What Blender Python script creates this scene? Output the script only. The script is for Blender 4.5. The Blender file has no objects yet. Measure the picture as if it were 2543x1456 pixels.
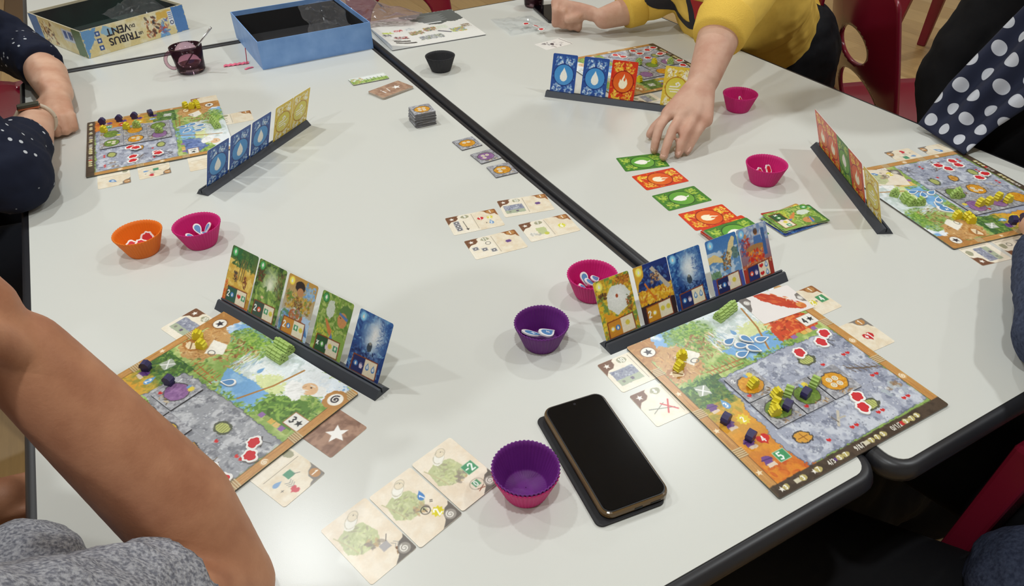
import bpy, math, random
import numpy as np
from mathutils import Vector, Matrix

sc = bpy.context.scene
COL = sc.collection
TZ = 0.74                       # height of the table tops
R = math.radians

# ------------------------------------------------------------------ camera
cd = bpy.data.cameras.new('camera'); cam = bpy.data.objects.new('camera', cd); COL.objects.link(cam)
cd.sensor_fit = 'HORIZONTAL'; cd.sensor_width = 36.0; cd.lens = 25.291; cd.clip_start = 0.02
rt, up, fw = Vector((.87571, -.48253, -.01712)), Vector((.30642, .52800, .79204)), Vector((.37315, .69884, -.61023))
cam.matrix_world = Matrix(((rt.x, up.x, -fw.x, 0.0), (rt.y, up.y, -fw.y, 0.0), (rt.z, up.z, -fw.z, TZ + .635), (0, 0, 0, 1)))
sc.camera = cam

# ------------------------------------------------------------------ view and ambient
sc.view_settings.view_transform = 'Standard'; sc.view_settings.look = 'None'
sc.view_settings.gamma = 1.0; sc.view_settings.use_curve_mapping = False
sc.view_settings.exposure = 0.0
wd = bpy.data.worlds.new('world'); sc.world = wd; wd.use_nodes = True
wd.node_tree.nodes['Background'].inputs[0].default_value = (.9, .93, 1.0, 1)
wd.node_tree.nodes['Background'].inputs[1].default_value = 0.05
LAMP_W = 15.0
LAMPS = [(x, y) for y in (.05, 2.03) for x in (-1.55, .03, 1.95, 3.70) if (x, y) != (3.70, 2.03)] + [(-1.55, 4.0), (3.70, 4.0)]

# ------------------------------------------------------------------ materials
def lin(c):
    c = np.asarray(c, float) / 255.0
    return np.where(c <= .04045, c / 12.92, ((c + .055) / 1.055) ** 2.4)
MATS = {}
def nodes(m):
    m.use_nodes = True
    return m.node_tree, m.node_tree.nodes['Principled BSDF']
def mat(name, c, rough=.5, spec=.5, metal=0, noise=0, nscale=40, bump=0, bscale=200, c2=None, coat=0, stretch=None, sheen=0):
    if name in MATS: return MATS[name]
    m = bpy.data.materials.new(name); nt, b = nodes(m); L = nt.links.new
    col = tuple(lin(c)) + (1,)
    b.inputs['Base Color'].default_value = col
    b.inputs['Roughness'].default_value = rough; b.inputs['Specular IOR Level'].default_value = spec
    b.inputs['Metallic'].default_value = metal; b.inputs['Coat Weight'].default_value = coat
    if sheen: b.inputs['Sheen Weight'].default_value = sheen
    tc = nt.nodes.new('ShaderNodeTexCoord'); vec = tc.outputs['Object']
    if stretch:
        mp = nt.nodes.new('ShaderNodeMapping'); mp.inputs['Scale'].default_value = stretch
        L(vec, mp.inputs[0]); vec = mp.outputs[0]
    if noise:
        n = nt.nodes.new('ShaderNodeTexNoise'); n.inputs['Scale'].default_value = nscale; n.inputs['Detail'].default_value = 5
        L(vec, n.inputs['Vector'])
        r = nt.nodes.new('ShaderNodeValToRGB'); r.color_ramp.elements[0].position = .5 - .5 / (1 + noise * 6); r.color_ramp.elements[1].position = .5 + .5 / (1 + noise * 6)
        k = 1 - noise
        r.color_ramp.elements[0].color = tuple(lin(c2)) + (1,) if c2 is not None else (col[0] * k, col[1] * k, col[2] * k, 1)
        r.color_ramp.elements[1].color = col
        L(n.outputs['Fac'], r.inputs[0]); L(r.outputs[0], b.inputs['Base Color'])
    if bump:
        n2 = nt.nodes.new('ShaderNodeTexNoise'); n2.inputs['Scale'].default_value = bscale; n2.inputs['Detail'].default_value = 4
        L(vec, n2.inputs['Vector'])
        bp = nt.nodes.new('ShaderNodeBump'); bp.inputs['Strength'].default_value = bump; bp.inputs['Distance'].default_value = .002
        L(n2.outputs['Fac'], bp.inputs['Height']); L(bp.outputs[0], b.inputs['Normal'])
    MATS[name] = m; return m
def print_mat(name='printed_card', rough=.29, spec=.45):
    if name in MATS: return MATS[name]
    m = bpy.data.materials.new(name); nt, b = nodes(m)
    a = nt.nodes.new('ShaderNodeAttribute'); a.attribute_name = 'Col'
    nt.links.new(a.outputs['Color'], b.inputs['Base Color'])
    b.inputs['Roughness'].default_value = rough; b.inputs['Specular IOR Level'].default_value = spec
    MATS[name] = m; return m
def film_mat(name, tint, gloss=.2, haze=.06, hazecol=(235, 235, 240)):
    m = bpy.data.materials.new(name); m.use_nodes = True; nt = m.node_tree; nt.nodes.clear(); N = nt.nodes.new; L = nt.links.new
    out = N('ShaderNodeOutputMaterial'); tr = N('ShaderNodeBsdfTransparent'); gl = N('ShaderNodeBsdfGlossy'); df = N('ShaderNodeBsdfDiffuse')
    tr.inputs[0].default_value = tuple(lin(tint)) + (1,); gl.inputs['Roughness'].default_value = .08
    df.inputs[0].default_value = tuple(lin(hazecol)) + (1,)
    m1 = N('ShaderNodeMixShader'); m2 = N('ShaderNodeMixShader'); fr = N('ShaderNodeLayerWeight'); fr.inputs[0].default_value = gloss
    m1.inputs[0].default_value = haze
    L(tr.outputs[0], m1.inputs[1]); L(df.outputs[0], m1.inputs[2]); L(fr.outputs['Fresnel'], m2.inputs[0])
    L(m1.outputs[0], m2.inputs[1]); L(gl.outputs[0], m2.inputs[2]); L(m2.outputs[0], out.inputs[0])
    MATS[name] = m; return m
def emit_mat(name, c, s):
    m = bpy.data.materials.new(name); nt, b = nodes(m)
    b.inputs['Emission Color'].default_value = tuple(lin(c)) + (1,); b.inputs['Emission Strength'].default_value = s
    return m

# ------------------------------------------------------------------ object helpers
def tag(o, label, cat, group=None):
    o['label'] = label; o['category'] = cat
    if group: o['group'] = group
    return o
def link(name, me, m=None, parent=None):
    o = bpy.data.objects.new(name, me); COL.objects.link(o)
    if m is not None and me is not None and not me.materials: me.materials.append(m)
    if parent is not None: o.parent = parent
    return o
def thing(name, label, cat, loc=(0, 0, 0), rz=0.0, group=None):
    o = bpy.data.objects.new(name, None); COL.objects.link(o); o.empty_display_size = .02
    o.location = loc; o.rotation_euler = (0, 0, rz)
    return tag(o, label, cat, group)
def mesh(name, v, f, smooth=False):
    me = bpy.data.meshes.new(name); me.from_pydata([tuple(p) for p in v], [], [tuple(q) for q in f]); me.update()
    if smooth: me.polygons.foreach_set('use_smooth', [True] * len(me.polygons))
    return me
def merge(*parts):
    V, F = [], []
    for v, f in parts:
        k = len(V); V += [tuple(p) for p in v]; F += [tuple(i + k for i in q) for q in f]
    return V, F
def box(x0, x1, y0, y1, z0, z1):
    v = [(x0, y0, z0), (x1, y0, z0), (x1, y1, z0), (x0, y1, z0), (x0, y0, z1), (x1, y0, z1), (x1, y1, z1), (x0, y1, z1)]
    return v, [(3, 2, 1, 0), (4, 5, 6, 7), (0, 1, 5, 4), (1, 2, 6, 5), (2, 3, 7, 6), (3, 0, 4, 7)]
def prism(pts, z0, z1):
    n = len(pts)
    v = [(x, y, z0) for x, y in pts] + [(x, y, z1) for x, y in pts]
    f = [tuple(range(n - 1, -1, -1)), tuple(range(n, 2 * n))] + [(i, (i + 1) % n, n + (i + 1) % n, n + i) for i in range(n)]
    return v, f
def rrect(w, h, r, k=6, cx=0, cy=0):
    p = []
    for sx, sy, a0 in ((1, 1, 0), (-1, 1, 90), (-1, -1, 180), (1, -1, 270)):
        for i in range(k + 1):
            a = R(a0 + 90 * i / k); p.append((cx + sx * (w / 2 - r) + r * math.cos(a), cy + sy * (h / 2 - r) + r * math.sin(a)))
    return p
def lathe(prof, n=48, flute=0, nfl=0, closed=False):
    v, f = [], []
    for i in range(n):
        a = 2 * math.pi * i / n
        for (r, z, w) in prof:
            q = r + w * flute * math.cos(nfl * a); v.append((q * math.cos(a), q * math.sin(a), z))
    m = len(prof)
    for i in range(n):
        j = (i + 1) % n
        for k in range(m - 1): f.append((i * m + k, j * m + k, j * m + k + 1, i * m + k + 1))
    return v, f
def tube(pts, r, n=10, caps=True):
    pts = [Vector(p) for p in pts]; v, f = [], []
    rr = r if hasattr(r, '__len__') else [r] * len(pts)
    t0 = (pts[1] - pts[0]).normalized(); u = t0.orthogonal().normalized()
    for i, p in enumerate(pts):
        t = (pts[min(i + 1, len(pts) - 1)] - pts[max(i - 1, 0)]).normalized()
        u = (u - t * u.dot(t)).normalized(); w = t.cross(u)
        for k in range(n):
            a = 2 * math.pi * k / n; v.append(tuple(p + (u * math.cos(a) + w * math.sin(a)) * rr[i]))
    for i in range(len(pts) - 1):
        for k in range(n): f.append((i * n + k, i * n + (k + 1) % n, (i + 1) * n + (k + 1) % n, (i + 1) * n + k))
    if caps: f += [tuple(range(n - 1, -1, -1)), tuple(range((len(pts) - 1) * n, len(pts) * n))]
    return v, f
def part(name, geo, m, parent, smooth=False, bevel=0):
    o = link(name, mesh(name, geo[0], geo[1], smooth), m, parent)
    if bevel:
        b = o.modifiers.new('b', 'BEVEL'); b.width = bevel; b.segments = 2; b.limit_method = 'ANGLE'
    return o
def struct(name, geo, m, parent=None):
    o = part(name, geo, m, parent)
    if parent is None: o['kind'] = 'structure'
    return o
def one(name, geo, m, label, cat, loc=(0, 0, 0), rz=0, group=None, smooth=False, bevel=0):
    o = part(name, geo, m, None, smooth, bevel); o.location = loc; o.rotation_euler = (0, 0, rz)
    return tag(o, label, cat, group)
def copy_tree(o, parent=None):
    c = o.copy(); COL.objects.link(c); c.parent = parent
    for ch in [x for x in o.children]: copy_tree(ch, c)
    return c

# ------------------------------------------------------------------ print painter (flat artwork of cards and boards)
def vnoise(ny, nx, cell, seed):
    rs = np.random.RandomState(seed); gy, gx = int(ny / cell) + 3, int(nx / cell) + 3
    g = rs.rand(gy, gx); y = np.arange(ny) / cell; x = np.arange(nx) / cell
    yi = y.astype(int); xi = x.astype(int); fy = y - yi; fx = x - xi
    fy = (fy * fy * (3 - 2 * fy))[:, None]; fx = (fx * fx * (3 - 2 * fx))[None]
    a = g[np.ix_(yi, xi)]; b = g[np.ix_(yi, xi + 1)]; c = g[np.ix_(yi + 1, xi)]; d = g[np.ix_(yi + 1, xi + 1)]
    return (a * (1 - fx) + b * fx) * (1 - fy) + (c * (1 - fx) + d * fx) * fy
def fbm(ny, nx, cell, seed, o=3):
    t = 0; k = 1; w = 0
    for i in range(o):
        t = t + k * vnoise(ny, nx, max(cell / 2 ** i, 1.2), seed + i); w += k; k *= .55
    return t / w * 2 - 1
C3 = lambda c: np.array(c, float)
class Cv:
    def __init__(s, w, h, r, c=(240, 238, 230), seed=1):
        s.w, s.h, s.r, s.seed = w, h, r, seed; s.nx = int(round(w * r)) + 1; s.ny = int(round(h * r)) + 1
        s.x = np.linspace(0, w, s.nx); s.y = np.linspace(0, h, s.ny); s.I = np.ones((s.ny, s.nx, 3)) * C3(c)
        s.px = 1 / r; s.rs = np.random.RandomState(seed)
        s.nf = fbm(s.ny, s.nx, 5, seed + 7)
    def noise(s, cell, seed=0): return fbm(s.ny, s.nx, max(cell * s.r, 1.3), s.seed * 31 + seed)
    def _win(s, x0, y0, x1, y1):
        a = max(int(x0 * s.r) - 2, 0); b = min(int(x1 * s.r) + 4, s.nx); c = max(int(y0 * s.r) - 2, 0); d = min(int(y1 * s.r) + 4, s.ny)
        return (slice(c, d), slice(a, b)) if b > a and d > c else None
    def _put(s, sl, sd, c, a, rough, grad=None):
        if rough: sd = sd + s.nf[sl] * rough
        al = np.clip(.5 - sd / s.px, 0, 1)[..., None] * a
        s.I[sl] = s.I[sl] * (1 - al) + C3(c) * al
    def ell(s, cx, cy, rx, ry, c, rot=0, a=1, rough=0, ring=0):
        m = max(rx, ry) + abs(rough) + ring; sl = s._win(cx - m, cy - m, cx + m, cy + m)
        if sl is None: return
        X = s.x[sl[1]][None] - cx; Y = s.y[sl[0]][:, None] - cy; ca, sa = math.cos(rot), math.sin(rot)
        x = X * ca + Y * sa; y = -X * sa + Y * ca
        sd = (np.sqrt((x / rx) ** 2 + (y / ry) ** 2) - 1) * min(rx, ry)
        if ring: sd = np.abs(sd) - ring / 2
        s._put(sl, sd, c, a, rough)
    def poly(s, pts, c, a=1, rough=0, outline=0, oc=None):
        P = np.array(pts, float); m = abs(rough) + outline
        sl = s._win(P[:, 0].min() - m, P[:, 1].min() - m, P[:, 0].max() + m, P[:, 1].max() + m)
        if sl is None: return
        X = s.x[sl[1]][None] + 0 * s.y[sl[0]][:, None]; Y = s.y[sl[0]][:, None] + 0 * X
        d = np.full(X.shape, 1e9); ins = np.zeros(X.shape, bool); n = len(P)
        for i in range(n):
            ax, ay = P[i]; bx, by = P[(i + 1) % n]; ex, ey = bx - ax, by - ay; L = ex * ex + ey * ey + 1e-12
            t = np.clip(((X - ax) * ex + (Y - ay) * ey) / L, 0, 1)
            d = np.minimum(d, (X - ax - t * ex) ** 2 + (Y - ay - t * ey) ** 2)
            if abs(ey) > 1e-12:
                cr = ((ay > Y) != (by > Y)) & (X < ex * (Y - ay) / ey + ax); ins ^= cr
        sd = np.sqrt(d) * np.where(ins, -1, 1)
        if outline: s._put(sl, sd - outline, oc, a, rough)
        s._put(sl, sd, c, a, rough)
    def rect(s, x0, y0, x1, y1, c, a=1, rough=0, outline=0, oc=None): s.poly([(x0, y0), (x1, y0), (x1, y1), (x0, y1)], c, a, rough, outline, oc)
    def line(s, pts, wd, c, a=1, rough=0):
        for (ax, ay), (bx, by) in zip(pts[:-1], pts[1:]):
            m = wd + abs(rough); sl = s._win(min(ax, bx) - m, min(ay, by) - m, max(ax, bx) + m, max(ay, by) + m)
            if sl is None: continue
            X = s.x[sl[1]][None]; Y = s.y[sl[0]][:, None]; ex, ey = bx - ax, by - ay
            t = np.clip(((X - ax) * ex + (Y - ay) * ey) / (ex * ex + ey * ey + 1e-12), 0, 1)
            s._put(sl, np.sqrt((X - ax - t * ex) ** 2 + (Y - ay - t * ey) ** 2) - wd / 2, c, a, rough)
    def dabs(s, n, b, cols, size, asp=2.0, a=.9, ang=None, mask=None):
        for i in range(n):
            x = s.rs.uniform(b[0], b[2]); y = s.rs.uniform(b[1], b[3])
            if mask and not mask(x, y): continue
            q = size * s.rs.uniform(.5, 1.3); c = cols[s.rs.randint(len(cols))]
            s.ell(x, y, q * asp ** .5, q / asp ** .5, c, s.rs.uniform(0, 3.14) if ang is None else ang + s.rs.uniform(-.4, .4), a * s.rs.uniform(.6, 1))
    def blendnoise(s, b, c, cell, thr=0., soft=.3, a=1, seed=0):
        sl = s._win(*b); n = s.noise(cell, seed)[sl]; al = (np.clip((n - thr) / soft + .5, 0, 1) * a)[..., None]
        s.I[sl] = s.I[sl] * (1 - al) + C3(c) * al
    def glow(s, cx, cy, rx, ry, c, a=1, p=1.5, wob=.25):
        sl = s._win(cx - rx * 1.3, cy - ry * 1.3, cx + rx * 1.3, cy + ry * 1.3)
        d = np.hypot((s.x[sl[1]][None] - cx) / rx, (s.y[sl[0]][:, None] - cy) / ry) + s.noise(rx * .5, 77)[sl] * wob
        al = (np.clip(1 - d, 0, 1) ** p * a)[..., None]; s.I[sl] = s.I[sl] * (1 - al) + C3(c) * al
    def grad(s, b, c0, c1, vert=True):
        sl = s._win(*b); sh = s.I[sl].shape
        t = (np.linspace(0, 1, sh[0])[:, None, None] if vert else np.linspace(0, 1, sh[1])[None, :, None])
        s.I[sl] = C3(c0) * (1 - t) + C3(c1) * t + 0 * s.I[sl]
    def xf(s, pts, cx, cy, sz, rot): ca, sa = math.cos(rot), math.sin(rot); return [(cx + sz * (x * ca - y * sa), cy + sz * (x * sa + y * ca)) for x, y in pts]
    def icon(s, kind, cx, cy, sz, c, rot=0, a=1, outline=0, oc=None, rough=0): s.poly(s.xf(SHAPE[kind], cx, cy, sz, rot), c, a, rough, outline, oc)
    def spiral(s, cx, cy, r, wd, c, rot=0):
        s.line([(cx + r * t * math.cos(rot + t * 11), cy + r * t * math.sin(rot + t * 11)) for t in np.linspace(.05, 1, 26)], wd, c)
    def text(s, t, x, y, hgt, c, rot=0, wd=None):
        wd = wd or hgt * .2; ca, sa = math.cos(rot), math.sin(rot); w = hgt * .62; x0 = -len(t) * w * .5
        for i, ch in enumerate(t):
            for st in GLYPH.get(ch, []):
                s.line([(x + (x0 + i * w + px * hgt * .12) * ca - (py - 3) * hgt / 6 * sa, y + (x0 + i * w + px * hgt * .12) * sa + (py - 3) * hgt / 6 * ca) for px, py in st], wd, c)
GLYPH = {'0': [[(1, 0), (3, 0), (4, 2), (4, 4), (3, 6), (1, 6), (0, 4), (0, 2), (1, 0)]], '1': [[(1, 1), (2.4, 0), (2.4, 6)]],
 '2': [[(0, 1), (1, 0), (3, 0), (4, 1.4), (0, 6), (4, 6)]], '3': [[(0, .5), (2, 0), (4, 1.4), (2, 2.8), (4, 4.4), (2, 6), (0, 5.5)]],
 '4': [[(3, 6), (3, 0), (0, 4), (4, 4)]], '5': [[(4, 0), (.5, 0), (.3, 2.6), (3, 2.6), (4, 4.2), (2.6, 6), (0, 5.6)]],
 '6': [[(3.4, 0), (.6, 3), (.4, 4.8), (2, 6), (3.8, 4.8), (3, 3.2), (.8, 3.6)]], '7': [[(0, 0), (4, 0), (1.4, 6)]],
 '8': [[(2, 2.8), (.6, 1.4), (2, 0), (3.4, 1.4), (2, 2.8), (4, 4.4), (2, 6), (0, 4.4), (2, 2.8)]], '9': [[(3.6, 2), (2, 3.2), (.4, 2), (1.6, 0), (3.4, .6), (3.4, 4), (1, 6)]],
 '+': [[(2, 1.4), (2, 4.6)], [(.4, 3), (3.6, 3)]], 'x': [[(.4, 1.6), (3.6, 5)], [(3.6, 1.6), (.4, 5)]], '=': [[(.4, 2), (3.6, 2)], [(.4, 4), (3.6, 4)]],
 '-': [[(.6, 3), (3.2, 3)]], '/': [[(3.2, -.4), (.8, 6.4)]], 'i': [[(2, 2), (2, 6)], [(2, 0), (2, .2)]]}
def star(n=5, r=.45):
    return [((1 if i % 2 == 0 else r) * math.sin(math.pi * i / n), -(1 if i % 2 == 0 else r) * math.cos(math.pi * i / n)) for i in range(2 * n)]
def burst(n=9, r=.7): return star(n, r)
SHAPE = {'star': star(), 'sun': burst(), 'drop': [(0, -1.05), (.14, -.75), (.42, -.25), (.56, .2), (.5, .6), (.25, .86), (0, .93), (-.25, .86), (-.5, .6), (-.56, .2), (-.42, -.25), (-.16, -.7)],
 'flame': [(.1, -1.1), (.18, -.7), (.02, -.3), (.2, -.05), (.34, -.35), (.3, -.62), (.56, -.25), (.66, .2), (.52, .65), (.2, .95), (-.2, .95), (-.52, .7), (-.62, .3), (-.5, -.1), (-.46, -.4), (-.3, -.15), (-.16, -.5), (-.02, -.8)],
 'leaf': [(.1, -1.2), (.45, -.75), (.68, -.15), (.6, .3), (.3, .62), (.1, .68), (.16, .95), (.34, 1.15), (.1, 1.12), (-.04, .95), (-.08, .66), (-.45, .45), (-.64, .05), (-.55, -.45), (-.25, -.9)],
 'heart': [(-.9, -.1), (-.75, -.6), (-.3, -.65), (0, -.35), (.25, -.75), (.7, -.6), (.95, -.1), (.7, .35), (.2, .6), (0, .95), (-.25, .55), (-.7, .4)],
 'house': [(-.8, -.1), (-.5, -.8), (.55, -.8), (.9, -.1), (.62, -.05), (.62, .6), (-.55, .6), (-.55, -.05)],
 'hand': [(-.5, .9), (-.7, 0), (-.55, -.6), (-.35, -.1), (-.3, -.9), (-.1, -.2), (.05, -1), (.2, -.2), (.4, -.8), (.42, 0), (.75, -.2), (.4, .9)],
 'sq': [(-1, -1), (1, -1), (1, 1), (-1, 1)]}
def cards_mesh(cv, w, h, t, rad=.003, edge=(238, 236, 230), back=(225, 222, 212), name='printed'):
    """sheet of card w x h x t metres, the painted side up (z = t), canvas +x = local +x, canvas +y = local -y"""
    nx, ny = cv.nx, cv.ny
    X, Y = np.meshgrid((np.linspace(0, 1, nx) - .5) * w, -(np.linspace(0, 1, ny) - .5) * h)
    dx = np.abs(X) - (w / 2 - rad); dy = np.abs(Y) - (h / 2 - rad); d = np.hypot(dx, dy); m = (dx > 0) & (dy > 0) & (d > rad)
    k = np.where(m, rad / np.maximum(d, 1e-9), 1)
    X = np.where(m, np.sign(X) * (w / 2 - rad + dx * k), X); Y = np.where(m, np.sign(Y) * (h / 2 - rad + dy * k), Y)
    V = np.stack([X, Y, np.full(X.shape, t)], -1).reshape(-1, 3); Cc = lin(np.clip(cv.I, 0, 255)).reshape(-1, 3)
    ii = np.arange(nx * ny).reshape(ny, nx)
    q = np.stack([ii[1:, :-1], ii[1:, 1:], ii[:-1, 1:], ii[:-1, :-1]], -1).reshape(-1, 4)
    ring = np.concatenate([ii[0, :-1], ii[:-1, -1], ii[-1, :0:-1], ii[:0:-1, 0]]); n = len(ring); b = nx * ny
    rv = V[ring].copy(); rb = rv.copy(); rb[:, 2] = 0
    V = np.concatenate([V, rv, rb, rb]); ec = lin(edge)
    Cc = np.concatenate([Cc, np.tile(ec, (2 * n, 1)), np.tile(lin(back), (n, 1))])
    a = np.arange(n); j = (a + 1) % n
    q2 = np.stack([b + a, b + j, b + n + j, b + n + a], -1)
    Q = np.concatenate([q, q2]); me = bpy.data.meshes.new(name)
    me.vertices.add(len(V)); me.vertices.foreach_set('co', V.astype(np.float32).ravel())
    lo = np.concatenate([Q.ravel(), (b + 2 * n + a)]); me.loops.add(len(lo)); me.loops.foreach_set('vertex_index', lo.astype(np.int32))
    me.polygons.add(len(Q) + 1); me.polygons.foreach_set('loop_start', np.concatenate([np.arange(len(Q)) * 4, [len(Q) * 4]]).astype(np.int32))
    at = me.attributes.new('Col', 'FLOAT_COLOR', 'POINT'); at.data.foreach_set('color', np.concatenate([Cc, np.ones((len(Cc), 1))], 1).astype(np.float32).ravel())
    me.update(calc_edges=True); me.validate(); me.materials.append(print_mat()); return me
# ------------------------------------------------------------------ room
M_wall = mat('wall_paint', (240, 240, 238), .8); M_ceil = mat('ceiling_paint', (246, 246, 244), .9)
struct('ceiling', box(-3.6, 5.6, -2.9, 6.8, 3.0, 3.05), M_ceil)
struct('wall_left', box(-3.65, -3.6, -2.9, 6.8, 0, 3.0), M_wall)
struct('wall_right', box(5.6, 5.65, -2.9, 6.8, 0, 3.0), M_wall)
struct('wall_back', box(-3.6, 5.6, 6.8, 6.85, 0, 3.0), M_wall)
struct('wall_front', box(-3.6, 5.6, -2.95, -2.9, 0, 3.0), M_wall)
M_fl = mat('floor_gap', (120, 92, 58), .6)
FLOOR = struct('floor', box(-3.6, 5.6, -2.9, 6.8, -.05, -.006), M_fl)
M_pl = [mat('oak_plank_%d' % i, c, .42, .45, noise=.18, nscale=6, stretch=(14, 1, 1)) for i, c in enumerate(((206, 170, 112), (198, 161, 104), (212, 178, 122)))]
pw = .20; rs = random.Random(4)
pg = [mesh('plank', *box(-pw / 2 + .0008, pw / 2 - .0008, -.9, .9, -.006, 0)) for _ in M_pl]
for g, m in zip(pg, M_pl): g.materials.append(m)
for i in range(int(9.2 / pw)):
    off = rs.uniform(0, 1.8)
    for j in range(-1, 6):
        y = -2.9 + off + j * 1.8 + .9
        if y - .9 < -2.9 or y + .9 > 6.8: continue
        o = link('plank', pg[rs.randrange(3)], None, FLOOR); o.location = (-3.6 + (i + .5) * pw, y, 0)
M_lw = mat('lamp_white', (240, 240, 238), .4); M_ld = emit_mat('lamp_diffuser', (255, 250, 240), 6.0)
for i, (x, y) in enumerate(LAMPS):
    t = thing('ceiling_lamp', 'round white ceiling lamp in the overhead grid of the room', 'ceiling lamp', (x, y, 3.0), group='ceiling lamps in a grid')
    part('housing', lathe([(.12, 0, 0), (.12, -.035, 0), (.09, -.04, 0), (.085, -.02, 0), (0.001, -.02, 0)], 24), M_lw, t, True)
    part('diffuser', lathe([(.084, -.022, 0), (.0005, -.026, 0)], 24), M_ld, t, True)
    ld = bpy.data.lights.new('lamp_light', 'AREA'); ld.shape = 'DISK'; ld.size = .10; ld.energy = LAMP_W; ld.color = (.935, .985, 1.0)
    lo = bpy.data.objects.new('lamp_light', ld); COL.objects.link(lo); lo.parent = t; lo.location = (0, 0, -.045)

# ------------------------------------------------------------------ tables
M_top = mat('white_laminate', (214, 215, 209), .27, .5, bump=.02, bscale=900)
M_band = mat('black_edge_band', (34, 34, 38), .38, .5); M_steel = mat('black_steel', (26, 26, 29), .4, .5)
def table(x0, x1, y0, y1, label):
    cx, cy, w, l = (x0 + x1) / 2, (y0 + y1) / 2, x1 - x0, y1 - y0
    t = thing('folding_table', label, 'table', (cx, cy, 0), group='white tables pushed together')
    part('tabletop', prism(rrect(w, l, .02), TZ - .012, TZ), M_top, t)
    b = .0155; ring = []
    prof = [(0, -.0012), (.006, -.0005), (.012, -.004), (.0155, -.013), (.012, -.024), (.004, -.029)]
    V, F = [], []; n = len(rrect(w, l, .02)); k = len(prof)
    for e, z in prof: V += [(x, y, TZ + z) for x, y in rrect(w + 2 * e, l + 2 * e, .02 + e)]
    for i in range(k - 1):
        for j in range(n): F.append((i * n + j, (i + 1) * n + j, (i + 1) * n + (j + 1) % n, i * n + (j + 1) % n))
    F.append(tuple((k - 1) * n + j for j in range(n - 1, -1, -1)))
    F = [q[::-1] for q in F]
    part('edge_band', (V, F), M_band, t, True)
    part('underframe', merge(box(-w / 2 + .08, w / 2 - .08, -l / 2 + .10, -l / 2 + .13, TZ - .08, TZ - .03), box(-w / 2 + .08, w / 2 - .08, l / 2 - .13, l / 2 - .10, TZ - .08, TZ - .03),
        box(-w / 2 + .08, -w / 2 + .11, -l / 2 + .13, l / 2 - .13, TZ - .07, TZ - .03), box(w / 2 - .11, w / 2 - .08, -l / 2 + .13, l / 2 - .13, TZ - .07, TZ - .03)), M_steel, t)
    for sx in (-1, 1):
        for sy in (-1, 1):
            part('leg', tube([(sx * (w / 2 - .10), sy * (l / 2 - .12), 0), (sx * (w / 2 - .10), sy * (l / 2 - .12), TZ - .05)], .017, 12), M_steel, t, True)
    return t
table(-.2255, .575, .259, 2.056, 'white table on the left carrying the orange cup and black phone')
table(.607, 1.374, .246, 2.011, 'white table on the right with the row of green and orange cards')
table(-.214, .575, 2.090, 3.86, 'white table at the back under the upside-down game box lid')

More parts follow.
